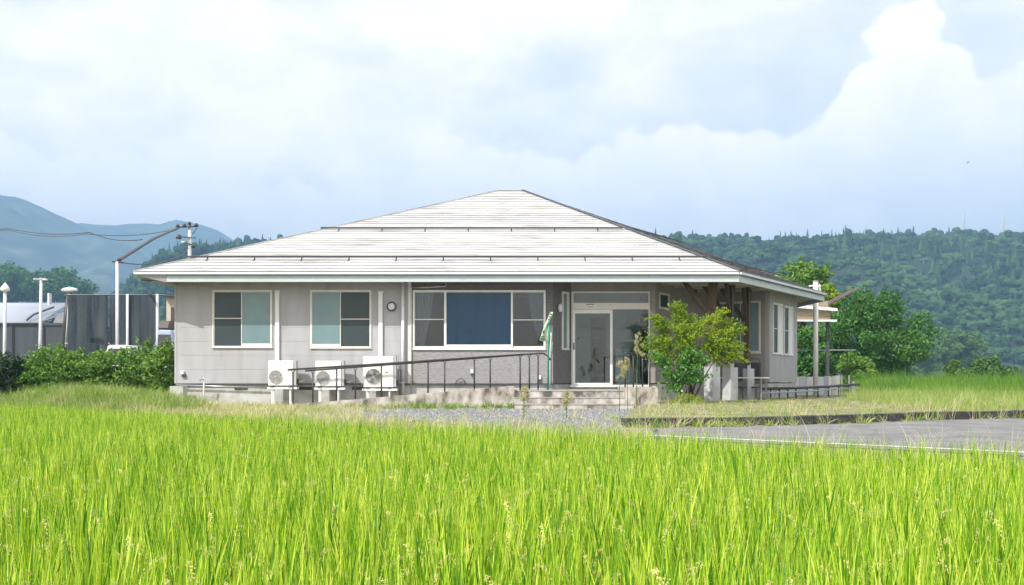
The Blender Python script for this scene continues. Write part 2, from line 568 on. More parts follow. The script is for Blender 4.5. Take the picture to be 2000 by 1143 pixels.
M['grass_pale'] = mat_leaf('pale_grass', ((0.22, 0.32, 0.07), (0.36, 0.45, 0.12), (0.48, 0.53, 0.20)), 0.35, 0.65, 0.3)
M['leaf_yellow'] = mat_leaf('yellow_green_leaves', ((0.06, 0.15, 0.012), (0.24, 0.37, 0.020), (0.50, 0.58, 0.04)), 0.42, 0.5, 1.3)
M['leaf_glossy'] = mat_leaf('glossy_leaves', ((0.04, 0.15, 0.02), (0.10, 0.28, 0.035), (0.21, 0.42, 0.07)), 0.30, 0.35, 1.5, gloss=0.6)
M['leaf_tree'] = mat_leaf('broad_leaves', ((0.018, 0.085, 0.012), (0.045, 0.155, 0.022), (0.13, 0.28, 0.040)), 0.28, 0.5, 0.35)
M['leaf_hedge'] = mat_leaf('hedge_leaves', ((0.045, 0.13, 0.016), (0.13, 0.27, 0.034), (0.28, 0.43, 0.075)), 0.33, 0.5, 0.8)
M['leaf_dark'] = mat_leaf('dark_shrub_leaves', ((0.012, 0.035, 0.012), (0.025, 0.06, 0.018), (0.05, 0.09, 0.03)), 0.25, 0.5, 0.8)
M['leaf_far'] = mat_leaf('far_leaves', ((0.05, 0.12, 0.03), (0.09, 0.19, 0.04), (0.16, 0.28, 0.06)), 0.25, 0.7, 0.15)
M['weed_head'] = mat_leaf('weed_flower_heads', ((0.30, 0.30, 0.11), (0.46, 0.43, 0.20), (0.58, 0.54, 0.32)), 0.3, 0.8, 3)
M['weed_leaf'] = mat_leaf('weed_leaves', ((0.06, 0.14, 0.02), (0.12, 0.22, 0.04), (0.20, 0.30, 0.07)), 0.35, 0.6, 2)


# ------------------------------------------------------------------ ground
def line_y(x):
    return 16.72 - 0.86 * x


KERB = [(1.95, 17.45), (3.2, 17.7), (4.6, 18.05), (6.3, 18.95), (8.1, 20.15), (10.6, 21.2), (15.0, 22.6), (22.0, 25.2), (34.0, 30.5)]


def kerb_y(x):
    return np.interp(x, [p[0] for p in KERB], [p[1] for p in KERB])


def sstep(v, lo, hi):
    t = np.clip((v - lo) / (hi - lo), 0, 1)
    return t * t * (3 - 2 * t)


def vnoise(x, y, s):
    return (np.sin(x * 1.7 * s + 1.3) * np.sin(y * 2.3 * s + 0.4) + 0.5 * np.sin(x * 4.1 * s + y * 3.3 * s) + 0.3 * np.sin(x * 7.7 * s - y * 6.1 * s + 2)) / 1.8


def ground_z(x, y):
    x = np.asarray(x, float)
    y = np.asarray(y, float)
    s = (line_y(x) - y) * 0.758
    z = -0.50 * sstep(s, 0.9, 2.4)
    bed = sstep(y - kerb_y(x), 0.04, 0.32) * sstep(x, 1.95, 2.3) * sstep(x * 1.0 - 0.12 * (y - 17.5), 1.95, 2.4)
    bed = bed * (1 - sstep(y, 45, 60))
    z = z + 0.135 * bed
    z = z + 0.46 * np.exp(-(((x + 12.5) / 4.6) ** 4 + ((y - 24.2) / 2.4) ** 2))
    near = (1 - sstep(y, 50, 80)) * sstep(-s, 0.3, 2)
    z = z + 0.018 * vnoise(x, y, 1.0) * near * np.maximum(sstep(-x, 4.5, 7), bed)
    return z


def grid_sheet(name, xs, ys, zf, mat):
    gx, gy = np.meshgrid(xs, ys)
    gz = zf(gx, gy)
    v = np.stack([gx.ravel(), gy.ravel(), gz.ravel()], 1)
    nx, ny = len(xs), len(ys)
    i = (np.arange(ny - 1)[:, None] * nx + np.arange(nx - 1)[None, :]).ravel()
    f = np.stack([i, i + 1, i + 1 + nx, i + nx], 1)
    me = bpy.data.meshes.new(name)
    me.from_pydata(v, [], f)
    me.update()
    return link_mesh(name, me, mat, None, True)


xs = np.concatenate([[-3500, -1800, -900, -450, -220, -110, -60, -35], np.arange(-22, 26.1, 0.3), [32, 45, 70, 120, 240, 480, 900, 1800, 3500]])
ys = np.concatenate([[-60, -30, -12], np.arange(-4, 46, 0.3), [50, 58, 70, 90, 130, 200, 320, 600, 1200, 2400, 4200]])
tag(grid_sheet('ground', xs, ys, ground_z, M['soil']), kind='structure')


def flat_sheet(name, pts, z, mat):
    m = MB()
    m.ngon([(p[0], p[1], z) for p in pts])
    return tag(m.build(name, mat), kind='structure')


flat_sheet('gravel_yard', [(-5.2, line_y(-5.2) - 0.3), (-2, line_y(-2) - 0.3), (2.3, line_y(2.3) - 0.3), (2.3, 17.6), (2.6, 22), (3.4, 27.5), (0, 27.6), (-3.4, 27.2), (-4.6, 24.5)], 0.006, M['gravel'])
flat_sheet('road', [(1.75, line_y(1.75) - 0.55), (6, line_y(6) - 0.55), (13, line_y(13) - 0.55), (13, 5.0), (34, 5.0), (34, 30.4)] + [(p[0], p[1] - 0.01) for p in reversed(KERB[:-1])], 0.012, M['asphalt'])
flat_sheet('paving_patch', [(6.1, 12.2), (7.2, 11.2), (13, 6.2), (20, 6.2), (20, 17), (10, 14.4), (7.0, 13.7)], 0.017, M['asphalt_new'])
lm = MB()
for a, b in ((-1.6, 1.2), (1.26, 4.0), (4.05, 6.9), (6.94, 12.5)):
    lm.ngon([(a, line_y(a), 0.018), (b, line_y(b), 0.018), (b + 0.09, line_y(b) + 0.105, 0.018), (a + 0.09, line_y(a) + 0.105, 0.018)])
tag(lm.build('road_line', M['line']), kind='structure')

kerb_o = empty('kerb', (KERB[0][0], KERB[0][1], 0))
tag(kerb_o, 'dark weathered concrete kerb along the edge of the overgrown bed', 'kerb')
k_i = 0
for (ax, ay), (bx, by) in zip(KERB[:-1], KERB[1:]):
    L = math.hypot(bx - ax, by - ay)
    n = max(1, round(L / 1.2))
    F = Frame(ax, ay, bx - ax, by - ay)
    for i in range(n):
        a0, a1 = L * i / n + 0.008, L * (i + 1) / n - 0.008
        j = random.uniform(-0.008, 0.008)
        MB().fbox(F, a0, a1, -0.34, j, -0.1, 0.162 + random.uniform(-0.006, 0.006)).build('kerb_stone', M['concrete_dark'], kerb_o)

# ------------------------------------------------------------------ far mountains, wooded hills


def ridge(name, prof, yr, y0, depth_back, mat, n=200, m=40, rough=1.0, seed=0, cap=0.0):
    """a mountain whose crest, yr metres away, follows prof (photo px, height px over the horizon)"""
    rg = np.random.default_rng(seed)
    px = np.linspace(prof[0][0], prof[-1][0], n)
    crest = np.interp(px, [p[0] for p in prof], [p[1] for p in prof]) / FPX * yr
    xr = (px - 1000) / FPX * yr
    t = np.concatenate([np.linspace(0, 1, m), np.linspace(1.03, 1.6, 8)])
    tt, xx = np.meshgrid(t, xr, indexing='ij')
    cc = np.broadcast_to(crest, tt.shape)
    yy = y0 + (yr - y0) * np.minimum(tt, 1) + depth_back * np.clip(tt - 1, 0, 1)
    prof_t = np.where(tt <= 1, np.sin(np.clip(tt, 0, 1) * math.pi / 2) ** 1.15, 1 - 1.5 * (tt - 1))
    zz = cc * prof_t
    amp = rough * np.minimum(tt * 2.5, 1) * np.where(tt < 1, 1 - tt ** 3, 0)
    for k in range(9):
        fr = (1.3 ** k) * 0.006 * (1000 / yr)
        ph = rg.uniform(0, 6.28, 3)
        an = rg.uniform(-0.6, 0.6)
        zz = zz + amp * (0.07 * yr / 10) / (1.25 ** k) * np.sin((xx * math.cos(an) + yy * math.sin(an)) * fr * 6.28 + ph[0]) * np.sin(yy * fr * 2.1 + ph[1])
    xx = xx * (yy / yr * 0.4 + 0.6)
    if cap:
        lim = np.interp(1000 + xx / yy * FPX, [p_[0] for p_ in prof], [p_[1] for p_ in prof]) / FPX * yy - cap * (0.6 + 0.4 * yy / yr)
        zz = np.where((tt > 0.08), np.minimum(zz, lim + (zz - lim).clip(0, 30) * 0.04), zz)
    zz = np.where(tt == 0, -1.0, zz)
    v = np.stack([xx.ravel(), yy.ravel(), (zz + CAMZ).ravel()], 1)
    nx = n
    ny = len(t)
    i = (np.arange(ny - 1)[:, None] * nx + np.arange(nx - 1)[None, :]).ravel()
    f = np.stack([i, i + 1, i + 1 + nx, i + nx], 1)
    me = bpy.data.meshes.new(name)
    me.from_pydata(v, [], f)
    me.update()
    o = tag(link_mesh(name, me, mat, None, True), kind='structure')
    return o, xx, yy, zz + CAMZ


FAR_A = [(-1400, 250), (-1000, 330), (-700, 250), (-400, 300), (-150, 355), (-60, 345), (0, 338), (40, 335), (80, 326), (120, 310), (160, 290), (200, 268), (300, 225), (420, 170), (560, 110), (760, 40)]
FAR_B = [(-200, 250), (100, 280), (170, 285), (250, 286), (320, 291), (380, 293), (420, 280), (450, 265), (500, 232), (560, 205), (700, 190), (1000, 200), (1300, 210), (1700, 190), (2200, 220), (3000, 260), (3400, 200)]
ridge('mountain', FAR_A, 2600, 1300, 500, M['mountain'], 220, 46, 1.0, 3)
ridge('mountain', FAR_B, 3200, 2000, 500, M['mountain'], 220, 40, 0.8, 5)
NEAR = [(-1600, 60), (-1200, 90), (-800, 60), (-400, 70), (-100, 66), (60, 74), (160, 96), (225, 140), (270, 190), (310, 222), (350, 236), (400, 244), (470, 249), (580, 258), (700, 262), (900, 255), (1100, 262), (1290, 256), (1340, 264), (1400, 259), (1450, 263), (1495, 250),
        (1550, 256), (1600, 257), (1640, 263), (1700, 264), (1740, 269), (1790, 266), (1850, 268), (1900, 271), (1950, 260), (2000, 262), (2150, 280), (2400, 250), (2700, 285), (3100, 240), (3500, 180)]
hill_o, HX, HY, HZ = ridge('wooded_hill', NEAR, 1150, 430, 260, M['hill'], 330, 60, 0.9, 9, cap=5.0)


# ------------------------------------------------------------------ scattering (plants nobody could count)
def hidden_proto(name, v, f, mats, midx=None, smooth=False):
    me = bpy.data.meshes.new(name)
    me.from_pydata(v, [], f)
    for m_ in mats:
        me.materials.append(m_)
    if midx is not None:
        me.polygons.foreach_set('material_index', np.asarray(midx, dtype=np.int32))
    if smooth:
        me.polygons.foreach_set('use_smooth', np.ones(len(me.polygons), dtype=bool))
    me.update()
    return bpy.data.objects.new(name, me)


def scatter(name, pts, protos, scl, label=None, cat=None, tilt=0.08, rotz=None, kind='stuff', pick=None):
    n = len(pts)
    me = bpy.data.meshes.new(name)
    me.from_pydata(np.asarray(pts, float), [], [])
    rot = np.zeros((n, 3), np.float32)
    rot[:, 0] = RNG.normal(0, tilt, n)
    rot[:, 1] = RNG.normal(0, tilt, n)
    rot[:, 2] = RNG.uniform(0, 6.283, n) if rotz is None else rotz
    a = me.attributes.new('rot', 'FLOAT_VECTOR', 'POINT')
    a.data.foreach_set('vector', rot.ravel())
    scl = np.asarray(scl, np.float32)
    if scl.ndim == 1:
        scl = np.repeat(scl[:, None], 3, 1)
    a = me.attributes.new('scl', 'FLOAT_VECTOR', 'POINT')
    a.data.foreach_set('vector', scl.astype(np.float32).ravel())
    a = me.attributes.new('pick', 'INT', 'POINT')
    a.data.foreach_set('value', (RNG.integers(0, len(protos), n) if pick is None else pick).astype(np.int32))
    o = bpy.data.objects.new(name, me)
    COL.objects.link(o)
    c = bpy.data.collections.new(name + '_kinds')
    for i, p in enumerate(protos):
        p.name = '%s_kind_%02d' % (name, i)
        c.objects.link(p)
    ng = bpy.data.node_groups.new(name + '_scatter', 'GeometryNodeTree')
    ng.interface.new_socket('Geometry', in_out='INPUT', socket_type='NodeSocketGeometry')
    ng.interface.new_socket('Geometry', in_out='OUTPUT', socket_type='NodeSocketGeometry')
    N, L = ng.nodes, ng.links
    gi, go = N.new('NodeGroupInput'), N.new('NodeGroupOutput')
    ip = N.new('GeometryNodeInstanceOnPoints')
    ci = N.new('GeometryNodeCollectionInfo')
    ci.inputs['Collection'].default_value = c
    ci.inputs['Separate Children'].default_value = True
    ci.inputs['Reset Children'].default_value = True
    ip.inputs['Pick Instance'].default_value = True

    def attr(nm, dt):
        q = N.new('GeometryNodeInputNamedAttribute')
        q.data_type = dt
        q.inputs['Name'].default_value = nm
        return next(s for s in q.outputs if s.enabled)
    er = N.new('FunctionNodeEulerToRotation')
    L.new(attr('rot', 'FLOAT_VECTOR'), er.inputs[0])
    L.new(er.outputs[0], ip.inputs['Rotation'])
    L.new(attr('scl', 'FLOAT_VECTOR'), ip.inputs['Scale'])
    L.new(attr('pick', 'INT'), ip.inputs['Instance Index'])
    L.new(gi.outputs[0], ip.inputs['Points'])
    L.new(ci.outputs[0], ip.inputs['Instance'])
    L.new(ip.outputs[0], go.inputs[0])
    md = o.modifiers.new('scatter', 'NODES')
    md.node_group = ng
    return tag(o, label, cat, None, kind)


def blades(n, spread, h, w, lean, curl, segs=4, seed=0, tipw=0.08):
    """a tuft of n tapering grass blades"""
    rg = np.random.default_rng(seed)
    V, Fc = [], []
    for i in range(n):
        an = rg.uniform(0, 6.283)
        rr = spread * math.sqrt(rg.uniform())
        bx, by = rr * math.cos(an), rr * math.sin(an)
        hh = rg.uniform(*h)
        ww = rg.uniform(*w)
        la = an + rg.normal(0, 0.6)
        ln = abs(rg.normal(0, lean)) + 0.02
        cu = rg.uniform(0.0, curl)
        fa = rg.uniform(0, 6.283)
        sx, sy = math.cos(fa), math.sin(fa)
        b = len(V)
        for k in range(segs + 1):
            t = k / segs
            off = hh * (ln * t + cu * t ** 3)
            z = hh * (t - 0.35 * cu * t ** 3 - 0.15 * ln * t * t)
            wd = ww * (1 - t ** 2.2) * (0.55 + 0.45 * min(1, t * 3)) + ww * tipw * (1 - t)
            if k == segs:
                V.append((bx + off * math.cos(la), by + off * math.sin(la), z))
            else:
                V.append((bx + off * math.cos(la) - sx * wd / 2, by + off * math.sin(la) - sy * wd / 2, z))
                V.append((bx + off * math.cos(la) + sx * wd / 2, by + off * math.sin(la) + sy * wd / 2, z))
        for k in range(segs - 1):
            q = b + 2 * k
            Fc.append((q, q + 1, q + 3, q + 2))
        q = b + 2 * (segs - 1)
        Fc.append((q, q + 1, q + 2))
    return V, Fc


def grain(V, Fc, c, d, l, w):
    d = Vector(d).normalized()
    s_ = d.cross(Vector((0.3, 0.5, 0.8))).normalized()
    u = d.cross(s_)
    c = Vector(c)
    b = len(V)
    for p in (c, c + d * l * .5 + s_ * w, c + d * l * .5 - s_ * w * .5 + u * w * .87, c + d * l * .5 - s_ * w * .5 - u * w * .87, c + d * l):
        V.append(tuple(p))
    Fc += [(b, b + 1, b + 2), (b, b + 2, b + 3), (b, b + 3, b + 1), (b + 4, b + 2, b + 1), (b + 4, b + 3, b + 2), (b + 4, b + 1, b + 3)]


def rice_proto(i, ears):
    V, Fc = blades(21, 0.090, (0.54, 0.80), (0.008, 0.0185), 0.075, 0.09, 4, 100 + i)
    nb = len(Fc)
    rg = random.Random(i)
    for e in range(ears):
        an = rg.uniform(0, 6.283)
        hh = rg.uniform(0.50, 0.69)
        bx, by = 0.06 * math.cos(an), 0.06 * math.sin(an)
        for k in range(34):
            t = k / 34
            r_ = 0.02 + 0.075 * t ** 1.3
            z = hh + 0.07 * t - 0.17 * t * t
            jx, jy, jz = (rg.uniform(-.008, .008) for _ in range(3))
            grain(V, Fc, (bx + r_ * math.cos(an) + jx, by + r_ * math.sin(an) + jy, z + jz), (math.cos(an) * .5, math.sin(an) * .5, -0.8 + rg.uniform(-.2, .6)), 0.0085, 0.0024)
    return hidden_proto('rice_clump', V, Fc, [M['rice'], M['rice_ear']], [0] * nb + [1] * (len(Fc) - nb))


def jitter_grid(x0, x1, y0, y1, step):
    gx, gy = np.meshgrid(np.arange(x0, x1, step), np.arange(y0, y1, step))
    p = np.stack([gx.ravel(), gy.ravel()], 1)
    return p + RNG.uniform(-0.5, 0.5, p.shape) * step


p = jitter_grid(-17, 11, 1.7, 24, 0.142)
edge_y = 13.0 - 0.86 * p[:, 0] + 0.35 * vnoise(p[:, 0], p[:, 1], 0.6)
keep = (p[:, 1] < edge_y) & (np.abs(p[:, 0]) < 0.60 * p[:, 1] + 1.0)
p = p[keep]
hs = 1.07 + 0.05 * vnoise(p[:, 0], p[:, 1], 0.5) + RNG.normal(0, 0.05, len(p))
pz = ground_z(p[:, 0], p[:, 1])
pts = np.column_stack([p, np.full(len(p), -0.50)])
scatter('rice_field', pts, [rice_proto(i, (0, 1, 0, 2, 0, 1, 0, 1)[i]) for i in range(8)], hs, 'bright yellow-green ripening rice filling the foreground paddy', 'rice', tilt=0.045)


# a low grass tuft generator used for verge, bed and meadow
def tuft(i, n, spread, h, w, lean, curl, mat, segs=3):
    V, Fc = blades(n, spread, h, w, lean, curl, segs, 500 + i)
    return hidden_proto('tuft', V, Fc, [mat])


def on_ground(p, dz=0.0):
    return np.column_stack([p, ground_z(p[:, 0], p[:, 1]) + dz])


# dry verge between the rice and the house
p = jitter_grid(-20, 3, 12, 29.6, 0.16)
s = (line_y(p[:, 0]) - p[:, 1]) * 0.758
gravel = sstep(p[:, 0], -5.3, -2.4) * sstep(-s, -0.15, 0.25)
dens = np.where(p[:, 0] < 1.9, 1.0 - 0.97 * gravel, 0.0)
ramp_zone = (p[:, 0] > -6.6) & (p[:, 1] > 27.7)
keep = (s < 3.4) & (RNG.uniform(size=len(p)) < dens * (0.72 + 0.3 * vnoise(p[:, 0], p[:, 1], 0.9))) & ~ramp_zone & (p[:, 1] < 29.7)
p = p[keep]
scatter('verge_grass', on_ground(p), [tuft(i, 13, 0.09, (0.07, 0.24), (0.005, 0.010), 0.5, 0.5, M['grass_dry'] if i % 3 else M['grass_pale']) for i in range(7)], RNG.uniform(0.6, 1.25, len(p)), 'dry straw-coloured verge grass between rice and house', 'grass', 0.15)
# wispy stalks standing along the verge, in front of the road
p = jitter_grid(-3, 10, 7, 22, 0.20)
s = (line_y(p[:, 0]) - p[:, 1]) * 0.758
keep = (s > 0.05) & (s < 2.2) & (RNG.uniform(size=len(p)) < 0.55)
p = p[keep]
scatter('roadside_stalks', on_ground(p), [tuft(60 + i, 9, 0.10, (0.22, 0.62), (0.003, 0.006), 0.55, 0.5, M['grass_dry'] if i % 4 else M['grass_green'], 4) for i in range(6)], RNG.uniform(0.45, 0.95, len(p)), 'thin dry grass stalks along the near edge of the road', 'grass', 0.2)

# the lush mound left of the house
p = jitter_grid(-20, -6.6, 20.6, 28, 0.13)
q = ((p[:, 0] + 12.6) / 5.0) ** 4 + ((p[:, 1] - 24.2) / 2.6) ** 2
keep = (RNG.uniform(size=len(p)) < np.clip(1.5 - q, 0, 1))
p = p[keep]
scatter('mound_grass', on_ground(p), [tuft(20 + i, 16, 0.10, (0.16, 0.44), (0.006, 0.012), 0.35, 0.5, M['grass_pale'] if i % 2 else M['grass_green']) for i in range(6)], RNG.uniform(0.6, 1.15, len(p)), 'soft pale-green tall grass on the mound left of the house', 'grass', 0.12)

# meadow right of the house: pale short grass in front, tall deep green behind
p = jitter_grid(8.2, 30, 19.5, 33, 0.19)
keep = (p[:, 1] > kerb_y(p[:, 0]) + 0.3) & (p[:, 0] > 9.4 + 0.10 * (p[:, 1] - 22)) & (p[:, 1] < 32.5)
p = p[keep]
hh = 0.42 + 0.42 * sstep(p[:, 1] - kerb_y(p[:, 0]), 0.6, 7) + 0.12 * vnoise(p[:, 0], p[:, 1], 0.8)
scatter('meadow_grass', on_ground(p), [tuft(30 + i, 14, 0.12, (0.25, 0.62), (0.006, 0.012), 0.25, 0.35, M['grass_pale'] if i % 3 else M['grass_green']) for i in range(6)], hh * RNG.uniform(0.75, 1.15, len(p)), 'pale seeding meadow grass behind the kerb right of the house', 'grass', 0.1)
p = jitter_grid(10.5, 44, 30.5, 52, 0.28)
keep = (p[:, 0] > 12.2 + 0.20 * (p[:, 1] - 31)) & (p[:, 0] < 0.62 * p[:, 1] + 3)
p = p[keep]
hh = 0.58 + 0.30 * vnoise(p[:, 0], p[:, 1], 0.35) + 0.14 * vnoise(p[:, 0], p[:, 1], 1.1)
scatter('reed_bank', on_ground(p), [tuft(40 + i, 20, 0.18, (0.7, 1.35), (0.012, 0.024), 0.20, 0.30, M['grass_tall'], 4) for i in range(6)], hh * RNG.uniform(0.8, 1.15, len(p)), 'tall deep-green reeds at the back of the meadow', 'reeds', 0.08)

# weedy bed behind the kerb
p = jitter_grid(2.0, 11.5, 17.3, 30.5, 0.21)
keep = (p[:, 1] > kerb_y(p[:, 0]) + 0.25) & (RNG.uniform(size=len(p)) < 0.36 + 0.35 * vnoise(p[:, 0], p[:, 1], 1.1)) & ~((p[:, 0] < 3.6) & (p[:, 1] > 22))
keep &= ~((p[:, 1] > 29.6) & (p[:, 0] < 4.5))
p = p[keep]
scatter('bed_weeds', on_ground(p), [tuft(70 + i, 9, 0.10, (0.04, 0.16), (0.006, 0.012), 0.7, 0.6, (M['grass_dry'], M['grass_pale'], M['grass_green'])[i % 3]) for i in range(6)], RNG.uniform(0.5, 1.2, len(p)), 'patchy low weeds growing in the bed behind the kerb', 'weeds', 0.15)
p = np.column_stack([RNG.uniform(2.2, 11.5, 150), RNG.uniform(0.2, 1.0, 150)])
p[:, 1] = kerb_y(p[:, 0]) + np.where(RNG.uniform(size=150) < 0.35, -0.14, p[:, 1] * 2.2)
scatter('foxtail_stalks', on_ground(p), [tuft(80 + i, 6, 0.07, (0.35, 0.75), (0.004, 0.008), 0.45, 0.75, M['grass_pale'] if i % 2 else M['grass_dry'], 5) for i in range(5)], RNG.uniform(0.5, 1.05, len(p)), 'leaning pale grass stalks with nodding tips over the kerb', 'grass', 0.15)

p = np.column_stack([np.concatenate([RNG.uniform(2.0, 16, 90), RNG.normal(3.2, 0.7, 40)]), RNG.uniform(0.04, 0.22, 130)])
p[:, 1] = kerb_y(p[:, 0]) - p[:, 1]
scatter('kerb_foot_weeds', on_ground(p, 0.01), [tuft(95 + i, 12, 0.08, (0.05, 0.26), (0.010, 0.022), 0.7, 0.7, (M['grass_green'], M['grass_pale'], M['grass_dry'], M['leaf_yellow'])[i]) for i in range(4)], RNG.uniform(0.4, 1.1, len(p)), 'small yellow-green weeds rooted along the foot of the kerb', 'weeds', 0.25)
# stray weeds over the gravel
p = np.column_stack([RNG.uniform(-4.5, 2.2, 420), RNG.uniform(15.5, 27, 420)])
p = p[(p[:, 1] > line_y(p[:, 0]) + 0.1) & (RNG.uniform(size=420) < 0.25 + 0.75 * sstep(3.5 - (p[:, 1] - line_y(p[:, 0])), 0, 3))]
scatter('gravel_weeds', on_ground(p, 0.01), [tuft(110 + i, 9, 0.08, (0.05, 0.28), (0.005, 0.010), 0.6, 0.6, M['grass_pale'] if i % 2 else M['grass_dry']) for i in range(4)], RNG.uniform(0.4, 1.1, len(p)), 'sparse pale weeds sprouting through the gravel yard', 'weeds', 0.2)
# little green plants along the foot of the ramp wall
p = np.column_stack([RNG.uniform(-4.4, 0.35, 95), 27.55 - np.abs(RNG.normal(0, 0.28, 95))])
scatter('ramp_foot_weeds', on_ground(p, 0.02), [tuft(90 + i, 16, 0.10, (0.06, 0.20), (0.012, 0.024), 0.8, 0.6, M['grass_green']) for i in range(4)], RNG.uniform(0.5, 1.3, len(p)), 'small green weeds along the foot of the ramp wall', 'weeds', 0.2)

# loose pebbles of the gravel yard


def lump(seed, sq=0.6, n=1):
    rg = np.random.default_rng(seed)
    m = MB().ball((0, 0, 0), (1, 1, sq), 7, 5)
    v = np.array(m.v) * (1 + rg.normal(0, 0.13, (len(m.v), 1)))
    return v, m.f


p = jitter_grid(-4.8, 3.2, 14.2, 27.4, 0.13)
s = (line_y(p[:, 0]) - p[:, 1]) * 0.758
p = p[(s < 0.05) & (p[:, 0] < 2.0 + 0.12 * (p[:, 1] - 17)) & (RNG.uniform(size=len(p)) < 0.7)]
scatter('loose_pebbles', np.column_stack([p, np.full(len(p), 0.012)]), [hidden_proto('pebble', *lump(i), [M['pebble']]) for i in range(5)], RNG.uniform(0.010, 0.032, len(p)), 'loose grey pebbles strewn over the gravel yard', 'gravel', 0.6)


# forest on the near hills
def crown_proto(seed, conifer):
    rg = np.random.default_rng(seed)
    if conifer:
        m = MB()
        nb = 7
        for j in range(5):
            z = 0.12 + j * 0.185
            r_ = 0.34 * (1 - j / 5.4)
            b = len(m.v)
            m.v.append((0, 0, z + 0.36))
            for k in range(nb):
                an = 6.283 * k / nb + rg.uniform(-.2, .2)
                rr = r_ * rg.uniform(0.75, 1.2)
                m.v.append((rr * math.cos(an), rr * math.sin(an), z + rg.uniform(-.05, .03)))
            for k in range(nb):
                m.f.append((b, b + 1 + k, b + 1 + (k + 1) % nb))
        return hidden_proto('conifer', m.v, m.f, [M['forest']])
    m = MB()
    for j in range(9):
        c = rg.normal(0, 0.24, 3)
        r_ = rg.uniform(0.20, 0.36)
        b = len(m.v)
        m.ball((c[0], c[1], 0.55 + c[2] * 0.8), r_, 7, 5)
        for q in range(b, len(m.v)):
            v = np.array(m.v[q])
            m.v[q] = tuple(v + rg.normal(0, 0.035, 3))
    return hidden_proto('crown', m.v, m.f, [M['forest']])


hn = HX.shape[1]
rows = 60
pp, ss, pk = [], [], []
for k in range(46000):
    t = RNG.uniform(0.03, 1.02) * (rows - 1)
    u = RNG.uniform(0.16, 0.86) * (hn - 1)
    i, j = min(int(t), HX.shape[0] - 2), int(u)
    ft, fu = t - i, u - j

    def bl(A):
        return (A[i, j] * (1 - fu) + A[i, j + 1] * fu) * (1 - ft) + (A[i + 1, j] * (1 - fu) + A[i + 1, j + 1] * fu) * ft
    x, y, z = bl(HX), bl(HY), bl(HZ)
    px = 1000 + x / y * FPX
    if not (-250 < px < 620 or 1180 < px < 2250):
        continue
    con = math.sin(x * 0.021 + 1.0) + math.sin(y * 0.017 + x * 0.008) + RNG.normal(0, .7) > 1.35
    pp.append((x, y, z - 0.6))
    pk.append(int(RNG.integers(5, 8)) if con else int(RNG.integers(0, 5)))
    ss.append((1.35 if con else 1.0) * np.clip(RNG.lognormal(1.50, 0.42), 2.2, 11.0) * (0.6 + 0.4 * y / 1150))
ss = np.array(ss)
pk = np.array(pk)
s3 = np.column_stack([ss, ss, ss * np.where(pk >= 5, 1.05, 0.92)])
s3[pk >= 5, :2] *= 0.72
s3[:, 2] *= RNG.uniform(0.75, 1.25, len(s3))
s3[:, 0] *= RNG.uniform(0.8, 1.3, len(s3))
scatter('hill_forest', np.array(pp), [crown_proto(i, False) for i in range(5)] + [crown_proto(20 + i, True) for i in range(3)], s3, 'dense mixed forest covering the hills behind the house', 'forest', 0.04, pick=pk)


# ------------------------------------------------------------------ leafy trees and shrubs (counted one by one)
def leaf_cloud(name, centres, radii, n, size, mat, parent, seed=0, up=0.25, aspect=0.55, shell=0.55, squash=1.0, shoots=0, slen=0.4, parent2=None):
    rg = np.random.default_rng(seed)
    centres = np.asarray(centres, float)
    radii = np.asarray(radii, float)
    wts = radii ** 2
    idx = rg.choice(len(centres), n, p=wts / wts.sum())
    d = rg.normal(size=(n, 3))
    d /= np.linalg.norm(d, axis=1)[:, None]
    rr = radii[idx] * (shell + (1.08 - shell) * rg.uniform(size=n) ** 0.6)
    pos = centres[idx] + d * rr[:, None] * np.array([1, 1, squash])
    if shoots:
        # a share of the leaves sits along twigs that stick out of the mass
        per = 16
        k = shoots * per
        st = rg.choice(len(centres), shoots)
        sd = rg.normal(size=(shoots, 3)) * np.array([1, 1, 0.6]) + np.array([0, 0, 0.7]) + (centres[st] - centres.mean(0)) * 0.9 / max(radii.max(), 0.3)
        sd /= np.linalg.norm(sd, axis=1)[:, None]
        L = slen * rg.uniform(0.5, 1.3, shoots)
        u = rg.uniform(0.1, 1.0, (shoots, per))
        q = centres[st][:, None, :] + sd[:, None, :] * (radii[st][:, None] * 0.6 + u * L[:, None])[:, :, None]
        q[:, :, 2] -= (u ** 2) * L[:, None] * 0.18
        q = q.reshape(-1, 3) + rg.normal(size=(k, 3)) * size * 0.55
        k = min(k, n)
        pos[:k] = q[:k]
    nrm = d * 0.7 + rg.normal(size=(n, 3)) * 0.55 + np.array([0, 0, up])
    nrm /= np.linalg.norm(nrm, axis=1)[:, None]
    ref = rg.normal(size=(n, 3))
    a = np.cross(nrm, ref)
    a /= np.linalg.norm(a, axis=1)[:, None]
    b = np.cross(nrm, a)
    sz = size * rg.uniform(0.6, 1.3, n)[:, None]
    v = np.empty((n, 4, 3))
    v[:, 0] = pos - a * sz
    v[:, 1] = pos + b * sz * aspect - nrm * sz * 0.15
    v[:, 2] = pos + a * sz - nrm * sz * 0.25
    v[:, 3] = pos - b * sz * aspect - nrm * sz * 0.15
    f = np.arange(n * 4).reshape(n, 4)
    me = bpy.data.meshes.new(name)
    me.from_pydata(v.reshape(-1, 3), [], f)
    me.update()
    return link_mesh(name, me, mat, parent)


